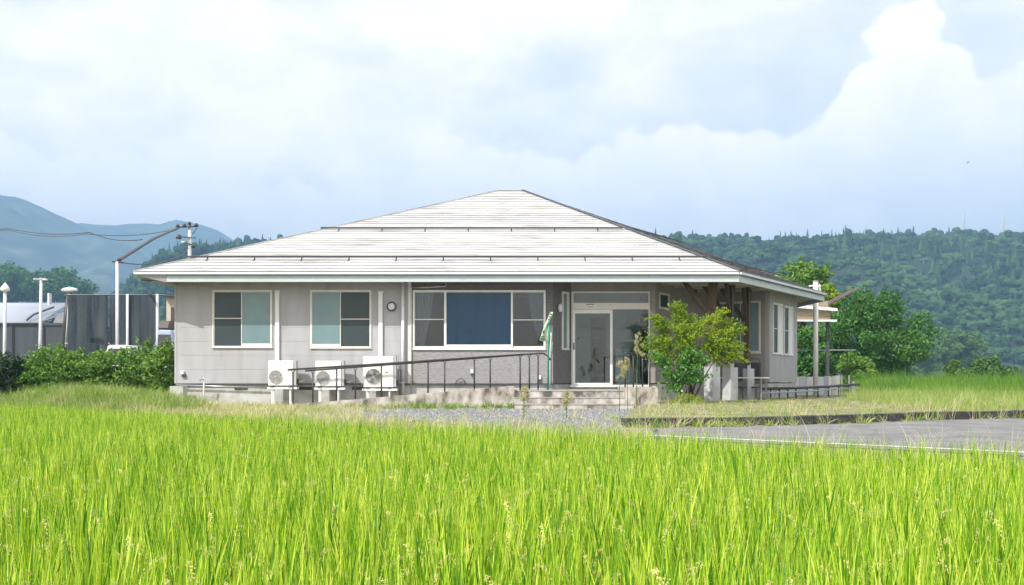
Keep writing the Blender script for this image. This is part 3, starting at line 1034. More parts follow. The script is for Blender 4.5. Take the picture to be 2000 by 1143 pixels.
def blob_centres(c, rad, n, rmin, rmax, seed, bottom=-0.75):
    """sub-clumps spread over and through an ellipsoid"""
    rg = np.random.default_rng(seed)
    out, rs = [], []
    while len(out) < n:
        d = rg.normal(size=3)
        d /= np.linalg.norm(d)
        t = rg.uniform(0.35, 1.0) ** 0.5
        q = d * t
        if q[2] < bottom:
            continue
        r_ = rg.uniform(rmin, rmax)
        out.append((c[0] + q[0] * (rad[0] - r_ * .6), c[1] + q[1] * (rad[1] - r_ * .6), c[2] + q[2] * (rad[2] - r_ * .6)))
        rs.append(r_)
    return out, rs


def limbs(m, base, cents, r0, fork, seed, nmax=14, rmin=0.01):
    rg = random.Random(seed)
    b = Vector(base)
    f = Vector(fork)
    m.tube([b, b.lerp(f, 0.5) + Vector((rg.uniform(-.1, .1) * r0 * 3, 0, 0)), f], [r0, r0 * 0.8, r0 * 0.62], 8)
    for c in rg.sample(list(cents), min(nmax, len(cents))):
        c = Vector(c)
        mid = f.lerp(c, 0.5) + Vector((rg.uniform(-1, 1), rg.uniform(-1, 1), rg.uniform(0, 1))) * (c - f).length * 0.10
        m.tube([f - Vector((0, 0, r0 * 0.3)), mid, c], [r0 * 0.45, r0 * 0.25, rmin], 6)


def tree(name, base, c, rad, nb, rb, nleaf, size, mat, label, cat, seed, r0, group=None, bottom=-0.75, fork=None, aspect=0.55, squash=1.0, shoots=0, slen=0.4):
    t = empty(name, base, label, cat, group)
    cs, rs = blob_centres(c, rad, nb, rb[0], rb[1], seed, bottom)
    m = MB()
    limbs(m, base, cs, r0, fork or (base[0] * .6 + c[0] * .4, base[1] * .6 + c[1] * .4, base[2] * .45 + c[2] * .55), seed)
    m.build('trunk', M['bark'], t, True)
    leaf_cloud('crown', cs, rs, nleaf, size, mat, t, seed, aspect=aspect, squash=squash, shoots=shoots, slen=slen)
    return t


# big round tree right of the house, and its neighbours
Y = 58.0
tree('broadleaf_tree', (X(1690, Y), Y, 0), (X(1700, Y), Y, Z(662, Y)), (3.35, 3.2, 2.85), 120, (0.35, 0.80), 38000, 0.085, M['leaf_tree'], 'large round dark-green broadleaf tree right of the house', 'tree', 21, 0.22, shoots=420, slen=0.7)
Y = 62.0
tree('broadleaf_tree', (X(1560, Y), Y, 0), (X(1562, Y), Y, Z(568, Y)), (1.75, 1.7, 1.75), 34, (0.3, 0.55), 9000, 0.11, M['leaf_hedge'], 'bright green treetop showing above the right end of the roof', 'tree', 22, 0.16, bottom=-1, shoots=200, slen=0.7)
Y = 60.0
tree('slender_tree', (X(1628, Y), Y, 0), (X(1628, Y), Y, Z(580, Y)), (0.55, 0.5, 1.0), 16, (0.18, 0.32), 2600, 0.10, M['leaf_yellow'], 'slender yellowish treetop between the roof end and the round tree', 'tree', 23, 0.07, bottom=-1)
Y = 52.0
tree('understorey_tree', (X(1585, Y), Y, 0), (X(1585, Y), Y, Z(690, Y)), (1.5, 1.2, 1.6), 26, (0.3, 0.6), 8000, 0.10, M['leaf_tree'], 'dark leafy tree behind the white pole at the house end', 'tree', 24, 0.10, bottom=-1)
Y = 50.0
tree('understorey_bush', (X(1668, Y), Y, 0), (X(1668, Y), Y, Z(722, Y)), (1.1, 0.9, 0.85), 16, (0.22, 0.42), 4200, 0.085, M['leaf_hedge'], 'lighter green bush at the foot of the large round tree', 'bush', 25, 0.06, bottom=-1)
Y = 300.0
for k, (px, py, rx, rz, lab) in enumerate(((1815, 690, 2.8, 2.2, 'small hazy tree just right of the large round tree'), (1850, 682, 3.0, 2.4, 'rounded light-green tree in the row beyond the meadow'), (1893, 680, 2.7, 2.1, 'rightmost rounded tree of the row beyond the meadow'))):
    tree('meadow_tree', (X(px, Y), Y, 0), (X(px, Y), Y + k, Z(py, Y)), (rx * 2.3, rx * 2.3, rz * 2.3 + 1.4), 46, (1.0, 2.0), 7000, 0.42, M['leaf_far'], lab, 'tree', 30 + k, 0.15, 'trees beyond the meadow', bottom=-1)
Y = 60.0
tree('mound_bush', (X(1915, Y), Y, 0), (X(1918, Y), Y, Z(728, Y)), (2.2, 1.6, 0.95), 30, (0.3, 0.5), 8000, 0.09, M['leaf_far'], 'broad rounded bush rising from the reeds at the right', 'bush', 35, 0.08, bottom=-0.6)
Y = 480.0
for k, (px, py, rx, rz, lab) in enumerate(((18, 552, 1.7, 1.5, 'dark tree behind the white teardrop lamp'), (60, 560, 1.8, 1.3, 'hazy green tree behind the grey street lamp'), (120, 560, 2.2, 1.6, 'rounded dark tree left of the tall netting'))):
    tree('yard_tree', (X(px, Y), Y + 4 * k, 0), (X(px, Y), Y + 4 * k, Z(py, Y)), (rx * 6.2, rx * 6.2, rz * 6.2), 60, (1.8, 4.2), 8000, 0.75, M['leaf_tree'], lab, 'tree', 40 + k, 0.14, 'trees behind the sheds', bottom=-1)

# yellow-green shrub in front of the porch
Y = 28.2
sb = (X(1352, Y), Y, 0.13)
t = empty('porch_shrub', sb, 'large yellow-green leafy shrub with bare lower stems in front of the porch', 'shrub')
cs, rs = [], []
for (px, py, r_, n_) in ((1310, 655, 0.50, 12), (1355, 650, 0.46, 11), (1398, 660, 0.46, 11), (1335, 690, 0.34, 6), (1300, 690, 0.30, 5), (1395, 690, 0.30, 5), (1330, 615, 0.22, 5), (1420, 645, 0.26, 5), (1285, 672, 0.26, 5), (1360, 685, 0.40, 7), (1425, 690, 0.22, 4), (1435, 675, 0.16, 2), (1395, 622, 0.16, 3), (1290, 630, 0.18, 4)):
    c_, q_ = blob_centres((X(px, Y), Y + random.uniform(-.15, .15), Z(py, Y)), (r_, r_ * 0.9, r_), n_, 0.11, 0.22, px)
    cs += c_
    rs += q_
m = MB()
for k in range(7):
    an = k * 0.9
    b0 = Vector((sb[0] + 0.10 * math.cos(an), sb[1] + 0.08 * math.sin(an), sb[2]))
    e = Vector(cs[(k * 9) % len(cs)])
    m.tube([b0, b0.lerp(e, .4) + Vector((random.uniform(-.06, .06), 0, .12)), e], [0.028, 0.02, 0.006], 6)
for k in range(22):
    a_, b_ = Vector(random.choice(cs)), Vector(random.choice(cs))
    if (a_ - b_).length < 0.7:
        m.tube([a_, a_.lerp(b_, .5) + Vector((0, 0, -.05)), b_], [0.008, 0.006, 0.003], 5)
m.build('stems', M['bark'], t, True)
leaf_cloud('foliage', cs, rs, 24000, 0.029, M['leaf_yellow'], t, 51, up=0.4, shell=0.0, shoots=520, slen=0.34)
# glossy bush under it
Y = 27.9
t = empty('glossy_bush', (X(1335, Y), Y, 0.13), 'low bush with glossy green leaves beneath the yellow-green shrub', 'bush')
cs, rs = [], []
for (px, py, r_, n_) in ((1300, 715, 0.26, 8), (1335, 725, 0.36, 12), (1345, 700, 0.30, 8), (1318, 740, 0.30, 8), (1360, 708, 0.22, 5), (1330, 755, 0.28, 6), (1290, 700, 0.16, 3), (1362, 735, 0.2, 4)):
    c_, q_ = blob_centres((X(px, Y), Y, Z(py, Y)), (r_, r_, r_), n_, 0.10, 0.19, px + 1)
    cs += c_
    rs += q_
m = MB()
for k in range(8):
    e = Vector(cs[(k * 5) % len(cs)])
    b0 = Vector((X(1335, Y) + random.uniform(-.1, .1), Y, 0.12))
    m.tube([b0, b0.lerp(e, .5) + Vector((0, 0, .08)), e], [0.014, 0.010, 0.004], 5)
m.build('stems', M['bark'], t, True)
leaf_cloud('foliage', cs, rs, 4800, 0.040, M['leaf_glossy'], t, 52, up=0.5, shell=0.05, shoots=90, slen=0.26, aspect=0.5)
Y = 27.6
t = empty('olive_undergrowth', (X(1335, Y), Y, 0.12), 'feathery olive-yellow undergrowth at the foot of the shrub', 'undergrowth')
cs, rs = blob_centres((X(1335, Y), Y, 0.20), (0.62, 0.4, 0.26), 20, 0.07, 0.14, 77, -0.5)
m = MB()
for c in cs[:9]:
    m.tube([(X(1335, Y), Y, 0.10), c], [0.008, 0.003], 5)
m.build('stems', M['bark'], t)
leaf_cloud('foliage', cs, rs, 2600, 0.024, M['leaf_yellow'], t, 53, up=0.3, shell=0.2, aspect=0.25)

# hedge shrubs left of the house
HEDGE = ((10, 738, 0.62, 0.55, 'leaf_dark', 'very dark shrub at the left edge of the picture'),
         (62, 742, 0.66, 0.56, 'leaf_hedge', 'low green hedge shrub next to the very dark one'),
         (106, 728, 0.66, 0.66, 'leaf_hedge', 'rounded hedge shrub below the grey street lamp'),
         (162, 736, 0.80, 0.58, 'leaf_hedge', 'hedge shrub below the left end of the tall netting'),
         (222, 732, 0.78, 0.60, 'leaf_hedge', 'hedge shrub right below the white slab'),
         (280, 728, 0.70, 0.74, 'leaf_hedge', 'tall hedge shrub by the corner of the house'),
         (318, 726, 0.50, 0.84, 'leaf_hedge', 'ragged hedge shrub touching the house corner'))
Y = 31.5
for k, (px, py, rx, rz, mk, lab) in enumerate(HEDGE):
    y_ = Y + (0.4 if k % 2 else -0.3)
    tree('hedge_shrub', (X(px, y_), y_, 0), (X(px, y_), y_, Z(py, y_)), (rx * 1.15, 0.75, rz + .1), 58, (0.10, 0.32), 6500, 0.050, M[mk], lab, 'shrub', 60 + k, 0.035, 'hedge shrubs left of the house', bottom=-1, shoots=190, slen=0.34)


# tall weeds with feathery heads near the steps
def tall_weed(px, py_top, Yw, zb, lean, head, seed, label, nleaf=26):
    rg = np.random.default_rng(seed)
    x0, zt = X(px, Yw), Z(py_top, Yw)
    t = empty('tall_weed', (x0, Yw, zb), label, 'weed', 'tall weeds near the steps')
    pts = [(x0 + lean * (k / 5) ** 2, Yw, zb + (zt - zb) * k / 5) for k in range(6)]
    MB().tube(pts, [0.009, 0.009, 0.008, 0.007, 0.005, 0.002], 6).build('stem', M['weed_leaf'], t, True)
    V, Fc = [], []
    H = zt - zb
    for k in range(nleaf):
        u = rg.uniform(0.08, 0.72)
        an = rg.uniform(0, 6.283)
        p0 = Vector((x0 + lean * u * u, Yw, zb + H * u))
        d = Vector((math.cos(an), math.sin(an), rg.uniform(0.1, 0.7))).normalized()
        sd = d.cross(Vector((0, 0, 1))).normalized() * 0.010
        l = rg.uniform(0.06, 0.13)
        b = len(V)
        V += [tuple(p0), tuple(p0 + d * l * .5 + sd), tuple(p0 + d * l + Vector((0, 0, -.03))), tuple(p0 + d * l * .5 - sd)]
        Fc.append((b, b + 1, b + 2, b + 3))
    me = bpy.data.meshes.new('leaves')
    me.from_pydata(V, [], Fc)
    link_mesh('leaves', me, M['weed_leaf'], t)
    hc, hr = [], []
    for k in range(12):
        u = 1 - head * k / 12 / H
        w = 0.15 * math.sin(min(1, (k + 1) / 9) * math.pi * 0.6) * (head / 0.5)
        hc.append((x0 + lean * u * u + rg.uniform(-w, w), Yw + rg.uniform(-w, w), zb + H * u))
        hr.append(0.04 + 0.03 * rg.uniform())
    leaf_cloud('flower_head', hc, hr, 700, 0.015, M['weed_head'], t, seed, shell=0.1)['kind'] = 'stuff'
    return t


tall_weed(1243, 652, 24.5, 0.10, 0.05, 0.55, 1, 'tallest feathery-headed weed in front of the entrance door')
tall_weed(1210, 706, 24.2, 0.05, 0.03, 0.42, 2, 'feathery weed left of the tallest one before the door')
tall_weed(1226, 700, 25.0, 0.05, -0.03, 0.30, 3, 'thin leafy weed between the two feathery ones')
tall_weed(1023, 758, 20.0, 0.03, 0.02, 0.25, 4, 'lone greenish weed on the gravel left of the steps', 40)
tall_weed(1106, 765, 20.5, 0.03, 0.03, 0.30, 5, 'lone pale weed on the gravel in front of the steps', 40)

# ------------------------------------------------------------------ the house
house = empty('house', (0, 30, 0), 'single-storey grey bungalow with white hipped metal roof and corner porch', 'house')
SPL = Frame(0, 0, 0.53, 0.848)               # direction of the splayed right side
FR = Frame(0, 30, 1, 0)                       # front wall: a = X
cA, cB, cC, cD, cE, cF = (1.20, 30.0), (1.78, 30.87), (4.32, 30.87), (6.87, 34.95), (8.51, 33.92), (10.2, 36.62)
FL = Frame(cA[0], cA[1], cB[0] - cA[0], cB[1] - cA[1])
FD = Frame(0, cB[1], 1, 0)
FP = Frame(cC[0], cC[1], cD[0] - cC[0], cD[1] - cC[1])
FW = Frame(cD[0], cD[1], cE[0] - cD[0], cE[1] - cD[1])
FC = Frame(cE[0], cE[1], cF[0] - cE[0], cF[1] - cE[1])
LW = lambda A, B: math.hypot(B[0] - A[0], B[1] - A[1])
ZS, ZB, ZT = 3.70, 0.66, 3.69                 # soffit, bottom and top of the siding
fx = lambda px: X(px, 30.0)
fz = lambda py: Z(py, 30.0)


def wall(name, F, a0, a1, holes, mat, course=0.41, z0=ZB, z1=ZT, boards=True, mats=None, gap=0.005):
    core = MB()
    for r_ in rects(a0, a1, z0 - (0.0 if boards else 0), z1, holes):
        core.fbox(F, r_[0], r_[1], -0.13, -0.008 if boards else 0.0, r_[2], r_[3])
    w = core.build(name, mat if boards else mat, house)
    if boards:
        z = z0
        k = 0
        while z < z1 - 0.02:
            zt = min(z + course, z1)
            for piece in joined(rects(a0, a1, z, zt - gap, holes)):
                b = MB()
                for r_ in piece:
                    b.fbox(F, r_[0], r_[1], -0.0078, 0.0, r_[2], r_[3])
                b.build('siding_board', mats[min(k, len(mats) - 1)] if mats else mat, w)
            z += course
            k += 1
    return w


def window(F, a0, a1, z0, z1, sashes, fmat, name='window', fw=0.034, dep=0.03):
    """sashes: (a0, a1, pane material, z of mid rail or None, depth)"""
    m = MB()
    m.fbox(F, a0, a1, -0.06, dep, z1 - fw, z1)
    m.fbox(F, a0 - 0.01, a1 + 0.01, -0.06, dep + 0.02, z0, z0 + fw)
    m.fbox(F, a0, a0 + fw, -0.06, dep, z0 + fw, z1 - fw)
    m.fbox(F, a1 - fw, a1, -0.06, dep, z0 + fw, z1 - fw)
    w = m.build(name, fmat, house)
    for (s0, s1, pm, rail, d, bottom) in sashes:
        q = MB()
        sw = 0.024
        q.fbox(F, s0, s0 + sw, d - 0.02, d + 0.012, z0 + fw, z1 - fw)
        q.fbox(F, s1 - sw, s1, d - 0.02, d + 0.012, z0 + fw, z1 - fw)
        q.fbox(F, s0 + sw, s1 - sw, d - 0.02, d + 0.012, z1 - fw - 0.03, z1 - fw)
        q.fbox(F, s0 + sw, s1 - sw, d - 0.02, d + 0.012, z0 + fw, z0 + fw + bottom)
        q.build('sash', fmat, w)
        if rail:
            MB().fbox(F, s0 + sw, s1 - sw, d - 0.012, d + 0.01, rail - 0.012, rail + 0.012).build('mid_rail', fmat, w)
        MB().fbox(F, s0 + sw, s1 - sw, d - 0.008, d - 0.002, z0 + fw + bottom, z1 - fw - 0.03).build('pane', pm, w)
    return w


# front wall, left stretch
H1 = (fx(415), fx(532), fz(680), fz(566.5))
H2 = (fx(606), fx(725.5), fz(681), fz(566.5))
H3 = (fx(806.5), fx(1065.5), fz(683.5), fz(567))
XL, XS, XR = fx(343), fx(800), cA[0]
wall('front_wall', FR, XL, XS, [H1, H2], M['siding'])
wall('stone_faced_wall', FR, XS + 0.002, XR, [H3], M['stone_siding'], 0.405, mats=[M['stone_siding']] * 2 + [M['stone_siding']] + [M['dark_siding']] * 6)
window(FR, *H1, [(H1[0] + .034, fx(473.5), M['screen'], fz(622), 0.0, 0.03), (fx(471.5), H1[1] - .034, M['frosted'], None, 0.016, 0.10)], M['cream'])
window(FR, *H2, [(H2[0] + .034, fx(666), M['frosted'], None, 0.016, 0.10), (fx(664), H2[1] - .034, M['screen'], fz(623.5), 0.0, 0.03)], M['cream'])
window(FR, *H3, [(H3[0] + .034, fx(869), M['glass'], fz(624), 0.0, 0.07), (fx(868), fx(1001), M['glass_blue'], None, 0.018, 0.12), (fx(999), H3[1] - .034, M['glass'], fz(625), 0.0, 0.07)], M['white'])
MB().fbox(FR, fx(868.5), fx(872), 0.03, 0.05, H3[2] + .05, H3[3] - .05).build('mullion', M['white'], house)
MB().fbox(FR, fx(998), fx(1001.5), 0.03, 0.05, H3[2] + .05, H3[3] - .05).build('mullion', M['white'], house)
# corner trims
MB().fbox(FR, XL - 0.03, XL + 0.035, -0.10, 0.012, ZB, ZT).build('corner_trim', M['siding'], house)
MB().fbox(FR, fx(797.5), fx(803), 0.0, 0.016, ZB, ZT).build('corner_trim', M['cream'], house)

# entry recess and porch walls
LFL = LW(cA, cB)
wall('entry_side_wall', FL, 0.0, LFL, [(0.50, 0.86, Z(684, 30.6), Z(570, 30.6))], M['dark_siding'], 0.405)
window(FL, 0.50, 0.86, Z(684, 30.6), Z(570, 30.6), [(0.545, 0.815, M['frosted'], None, 0.0, 0.03)], M['cream'], 'narrow_window', dep=0.05)
dx = lambda px: X(px, 30.87)
dz = lambda py: Z(py, 30.87)
DOOR = (dx(1116), dx(1269), dz(755), dz(569.5))
wall('entry_wall', FD, cB[0], cC[0], [DOOR], M['porch_wall'], boards=False)
LFP, LFW, LFC = LW(cC, cD), LW(cD, cE), LW(cE, cF)
VENT = (0.28, 1.02, 2.92, 3.42)
wall('porch_side_wall', FP, 0.0, LFP, [VENT], M['porch_wall'], boards=False)
HW = (0.12, LFW - 0.28, Z(691, 34.3), Z(588.5, 34.3))
wall('porch_back_wall', FW, 0.0, LFW, [HW], M['porch_wall'], boards=False)
window(FW, *HW, [(HW[0] + .034, LFW * .5, M['frosted'], None, 0.0, 0.05), (LFW * .49, HW[1] - .034, M['frosted'], None, 0.016, 0.05)], M['cream'])
window(FP, *VENT, [(VENT[0] + .03, VENT[1] - .03, M['screen'], None, 0.0, 0.03)], M['cream'], 'small_window')
MB().fbox(FP, VENT[0] - 0.02, VENT[1] + 0.02, 0.0, 0.03, VENT[2] - 0.19, VENT[2] - 0.03).build('vent_hood', M['porch_wall'], house)
zc = lambda py: Z(py, 35.0)
HC1 = (0.42, 1.42, Z(692.5, 34.6), Z(592, 34.6))
HC2 = (1.62, 2.62, Z(694.5, 35.6), Z(598, 35.6))
wall('splayed_wall', FC, 0.0, LFC, [HC1, HC2], M['siding'])
for h in (HC1, HC2):
    mid = (h[0] + h[1]) / 2
    window(FC, *h, [(h[0] + .034, mid + .02, M['screen'], (h[2] + h[3]) / 2, 0.0, 0.03), (mid - .02, h[1] - .034, M['curtain_white'], None, 0.016, 0.03)], M['white'])
# the walls round the back
wall('right_wall', Frame(cF[0], cF[1], 0, 1), 0.0, 13.2, [], M['siding'], boards=False)
wall('rear_wall', Frame(cF[0], cF[1] + 13.2, -1, 0), 0.0, cF[0] - XL, [], M['siding'], boards=False)
wall('left_wall', Frame(XL, cF[1] + 13.2, 0, -1), 0.0, cF[1] + 13.2 - 30.12, [], M['siding'], boards=False)
# foundation under all of it
foot = [(XL + .05, 30.05), (cA[0] - .03, 30.05), (cB[0] - .02, 30.93), (cC[0] + .03, 30.93), (cD[0] + .02, 35.0), (cE[0] + .0, 34.0), (cF[0] - .05, 36.65), (cF[0] - .05, 49.7), (XL + .05, 49.7)]
MB().prism(foot, -0.2, ZB - 0.03).build('foundation', M['foundation'], house)
MB().fbox(FR, XL, XR, -0.02, 0.025, ZB - 0.035, ZB - 0.004).build('base_flashing', M['dark_metal'], house)
for px in (470, 596, 700):
    MB().fbox(FR, fx(px - 13), fx(px + 13), -0.06, -0.035, 0.47, 0.56).build('floor_vent', M['dark_board'], house)
# inside: floor, back partition, panel painted as a reflection, curtains behind the glass
MB().prism([(XL + .15, 30.16), (1.1, 30.16), (1.7, 31.02), (4.25, 31.02), (4.3, 36.2), (XL + .15, 36.2)], ZB - 0.02, ZB + 0.01).build('room_floor', M['room_floor'], house)
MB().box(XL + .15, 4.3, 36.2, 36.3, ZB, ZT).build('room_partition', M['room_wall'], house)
MB().box(1.75, 4.3, 33.0, 33.05, ZB, ZT).build('lobby_wall', M['lobby'], house)
MB().box(2.55, 3.0, 32.93, 32.995, ZB + .02, 2.75).build('lobby_door', M['plank'], house)
MB().box(3.3, 3.75, 32.6, 32.95, ZB + .02, 1.75).build('lobby_cabinet', M['white'], house)
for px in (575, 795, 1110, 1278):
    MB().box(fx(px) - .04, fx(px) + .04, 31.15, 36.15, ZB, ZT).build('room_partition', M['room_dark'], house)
MB().fbox(FR, fx(866), fx(1003), -0.20, -0.18, H3[2] + .02, H3[3] - .02).build('blind', M['blue_blind'], house)  # added panel behind the centre pane, coloured like its reflection
for (p0, p1, q0, q1) in ((809, 845, 812, 826), (1031, 1064, 1056, 1064)):
    V, Fc = [], []
    nx_, nz_ = 26, 14
    for j in range(nz_ + 1):
        t_ = j / nz_
        e = t_ ** 1.5
        l_, r_ = p0 + (q0 - p0) * e, p1 + (q1 - p1) * e
        if p0 < 900:
            l_, r_ = p0 + (q0 - p0) * e, p1 + (q1 - p1) * e
        for i in range(nx_ + 1):
            u = i / nx_
            V.append((fx(l_ + (r_ - l_) * u), 30.22 + 0.03 * math.sin(u * 40), H3[3] - .04 - t_ * (H3[3] - H3[2] - .12)))
    for j in range(nz_):
        for i in range(nx_):
            b = j * (nx_ + 1) + i
            Fc.append((b, b + 1, b + nx_ + 2, b + nx_ + 1))
    me = bpy.data.meshes.new('curtain')
    me.from_pydata(V, [], Fc)
    link_mesh('curtain', me, M['curtain'], house, True)

# entrance door: frame, transom, sliding leaf, fixed light
m = MB()
fw = 0.06
m.fbox(FD, DOOR[0], DOOR[0] + fw, -0.08, 0.03, DOOR[2], DOOR[3])
m.fbox(FD, DOOR[1] - fw * .6, DOOR[1], -0.08, 0.03, DOOR[2], DOOR[3])
m.fbox(FD, DOOR[0] + fw, DOOR[1] - fw * .6, -0.08, 0.03, DOOR[3] - 0.05, DOOR[3])
m.fbox(FD, DOOR[0] + fw, DOOR[1] - fw * .6, -0.08, 0.045, dz(604.5), dz(592))
m.fbox(FD, DOOR[0] - .05, DOOR[1] + .02, -0.08, 0.06, DOOR[2] - 0.02, DOOR[2] + 0.05)
door = m.build('door', M['cream'], house)
m = MB()
la, lb = dx(1118.5), dx(1196)
m.fbox(FD, la, la + 0.07, 0.031, 0.065, DOOR[2] + .055, dz(605))
m.fbox(FD, lb - 0.075, lb, 0.031, 0.065, DOOR[2] + .055, dz(605))
m.fbox(FD, la + .07, lb - .075, 0.031, 0.065, dz(612.5), dz(605))
m.fbox(FD, la + .07, lb - .075, 0.031, 0.065, DOOR[2] + .055, dz(748))
m.build('sliding_leaf', M['white'], door)
MB().fbox(FD, la + .07, lb - .075, 0.045, 0.052, dz(748), dz(612.5)).build('leaf_pane', M['glass'], door)
MB().fbox(FD, lb - .02, DOOR[1] - fw * .6, -0.03, -0.022, DOOR[2] + .05, dz(604.5)).build('fixed_pane', M['glass'], door)
MB().fbox(FD, DOOR[0] + fw, DOOR[1] - fw * .6, -0.03, -0.022, dz(592), DOOR[3] - .05).build('transom_pane', M['glass'], door)
MB().fbox(FD, la + .012, la + .05, 0.066, 0.10, dz(683), dz(670)).build('handle', M['dark_metal'], door)
MB().fbox(FD, dx(1145.5), dx(1159.5), 0.046, 0.049, dz(601), dz(597)).build('door_notice', M['white'], door)
MB().fbox(FD, dx(1147), dx(1158), 0.0495, 0.051, dz(600), dz(599)).build('notice_text', M['dark_metal'], door)
MB().fbox(FD, dx(1145), dx(1160), 0.046, 0.048, dz(595.6), dz(594.4)).build('notice_text', M['dark_metal'], door)
MB().disc(FD.p(dx(1192), 0.046, dz(595.5)), (0, -1, 0), 0.016, 0.012, 10).build('sensor_dot', M['black'], door)
MB().disc(FD.p(dx(1263), 0.046, dz(599.5)), (0, -1, 0), 0.02, 0.012, 10).build('sensor_lamp', M['white'], door)
MB().disc(FD.p(dx(1128), 0.066, dz(752)), (0, -1, 0), 0.014, 0.01, 10).build('floor_lock', M['black'], door)


def lettering(body, size, x, y, z, mat, name='lettering'):
    c = bpy.data.curves.new(name, 'FONT')
    c.body = body
    c.size = size
    c.extrude = 0.001
    c.resolution_u = 3
    tmp = bpy.data.objects.new(name, c)
    COL.objects.link(tmp)
    dg = bpy.context.evaluated_depsgraph_get()
    me = bpy.data.meshes.new_from_object(tmp.evaluated_get(dg))
    bpy.data.objects.remove(tmp)
    me.transform(Matrix.Translation((x, y, z)) @ Matrix.Rotation(R(90), 4, 'X'))
    me.materials.clear()
    return link_mesh(name, me, mat, door)


lettering('オール', 0.075, dx(1132), 30.812, dz(640.5), M['black'])
lettering('ワークル', 0.115, dx(1151), 30.812, dz(645), M['navy'])
lettering('※', 0.10, dx(1127), 30.812, dz(664), M['navy'])

# ---- roof
YE, ZE = 29.1, 3.84
EL, ER, EB, EBK = (-10.74, YE), (6.47, YE), (11.25, 36.75), (11.25, 51.0)
ELB = (-10.74, 51.0)
RL, RR, ZR = (-0.50, 40.05), (0.40, 40.05), 8.11
body = MB()
P3 = lambda p, z: (p[0], p[1], z)
body.v = [P3(EL, ZE), P3(ER, ZE), P3(EB, ZE), P3(EBK, ZE), P3(ELB, ZE), P3(RL, ZR), P3(RR, ZR)]
body.f = [(0, 1, 6, 5), (1, 2, 6), (2, 3, 6), (3, 4, 5, 6), (4, 0, 5), (4, 3, 2, 1, 0)]
roof = body.build('roof', M['roof_under'], house)


def courses(A, B, C, D, n, mat, lift=0.031, base=0.012):
    """n overlapping courses between the eave A-B and the top C-D (A under D, B under C)"""
    A, B, C, D = (Vector(q) for q in (A, B, C, D))
    nrm = (B - A).cross(D - A).normalized()
    if nrm.z < 0:
        nrm = -nrm
    for k in range(n):
        t0, t1 = k / n, (k + 1.06) / n
        t1 = min(t1, 1.0)
        a, b = A.lerp(D, t0), B.lerp(C, t0)
        d, c = A.lerp(D, t1), B.lerp(C, t1)
        m = MB()
        lo = nrm * base * 0.2
        w = lift * random.uniform(0.9, 1.1)
        m.hexa([tuple(q) for q in (a + nrm * (w - 0.010), b + nrm * (w - 0.010), c + lo, d + lo, a + nrm * w, b + nrm * w, c + nrm * base, d + nrm * base)])
        m.build('roof_course', mat, roof)


courses(P3(EL, ZE), P3(ER, ZE), P3(RR, ZR), P3(RL, ZR), 39, M['roof'])
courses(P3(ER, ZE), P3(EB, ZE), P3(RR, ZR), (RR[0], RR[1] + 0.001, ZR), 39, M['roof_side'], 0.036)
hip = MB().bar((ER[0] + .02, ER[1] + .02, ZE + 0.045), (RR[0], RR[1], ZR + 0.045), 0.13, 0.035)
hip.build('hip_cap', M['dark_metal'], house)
MB().bar((EL[0], EL[1], ZE + 0.03), (RL[0], RL[1], ZR + 0.04), 0.10, 0.03).build('hip_cap', M['roof'], house)
MB().bar((RL[0] - .05, RL[1], ZR + 0.035), (RR[0] + .05, RR[1], ZR + 0.035), 0.16, 0.035).build('ridge_cap', M['roof'], house)
# snow guards
SL = Vector((0, 10.95, ZR - ZE)).normalized()
NF = Vector((0, -(ZR - ZE), 10.95)).normalized()


def guard(P0, P1, nrm, down, n):
    P0, P1 = Vector(P0), Vector(P1)
    g = MB().bar(P0 + nrm * 0.105, P1 + nrm * 0.105, 0.05, 0.05, nrm).build('snow_guard', M['dark_metal'], house)
    for k in range(n):
        c = P0.lerp(P1, (k + 0.42) / n)
        b = MB()
        b.bar(c + nrm * 0.02, c + nrm * 0.125, 0.035, 0.012, down)
        b.bar(c + nrm * 0.034, c + nrm * 0.034 - down * 0.20, 0.035, 0.010, nrm)
        b.build('bracket', M['dark_metal'], g)


def on_front(px, t):
    y = YE + SL.y * t
    return (X(px, y), y, ZE + SL.z * t)


guard(on_front(367, 1.28), on_front(1380, 1.28), NF, SL, 11)
guard(on_front(627, 5.0), on_front(1216, 5.0), NF, SL, 7)
eA, eB, eR = Vector(P3(ER, ZE)), Vector(P3(EB, ZE)), Vector(P3(RR, ZR))
NS = (eB - eA).cross(eR - eA).normalized()
SS = (eR - (eA + (eB - eA) * ((eR - eA).dot(eB - eA) / (eB - eA).length_squared))).normalized()
for t in (0.13, 0.44):
    a, b = eA.lerp(eR, t), eB.lerp(eR, t)
    guard(a.lerp(b, 0.06), a.lerp(b, 0.94), NS, SS, 5)

# fascias, gutters, soffit
ZF0, ZF1 = 3.555, 3.80
XF = fx(345)
MB().box(XF, ER[0] - .015, YE + 0.03, YE + 0.06, ZF0, ZF1).build('fascia', M['fascia'], house)
fs = Frame(ER[0], ER[1], EB[0] - ER[0], EB[1] - ER[1])
LE = LW(ER, EB)
MB().fbox(fs, 0.0, LE, -0.06, -0.03, ZF0, ZF1).build('fascia', M['fascia'], house)
MB().box(EB[0] - .06, EB[0] - .03, EB[1], EBK[1], ZF0, ZF1).build('fascia', M['fascia'], house)
MB().box(EL[0], ER[0] - 0.03, YE - 0.05, YE + 0.029, ZF1 - 0.035, ZF1 + 0.035).build('gutter', M['gutter'], house)
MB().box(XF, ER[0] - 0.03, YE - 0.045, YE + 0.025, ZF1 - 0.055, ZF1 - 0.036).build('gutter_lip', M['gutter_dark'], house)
MB().fbox(fs, 0.03, LE, -0.029, 0.05, ZF1 - 0.035, ZF1 + 0.035).build('gutter', M['gutter'], house)
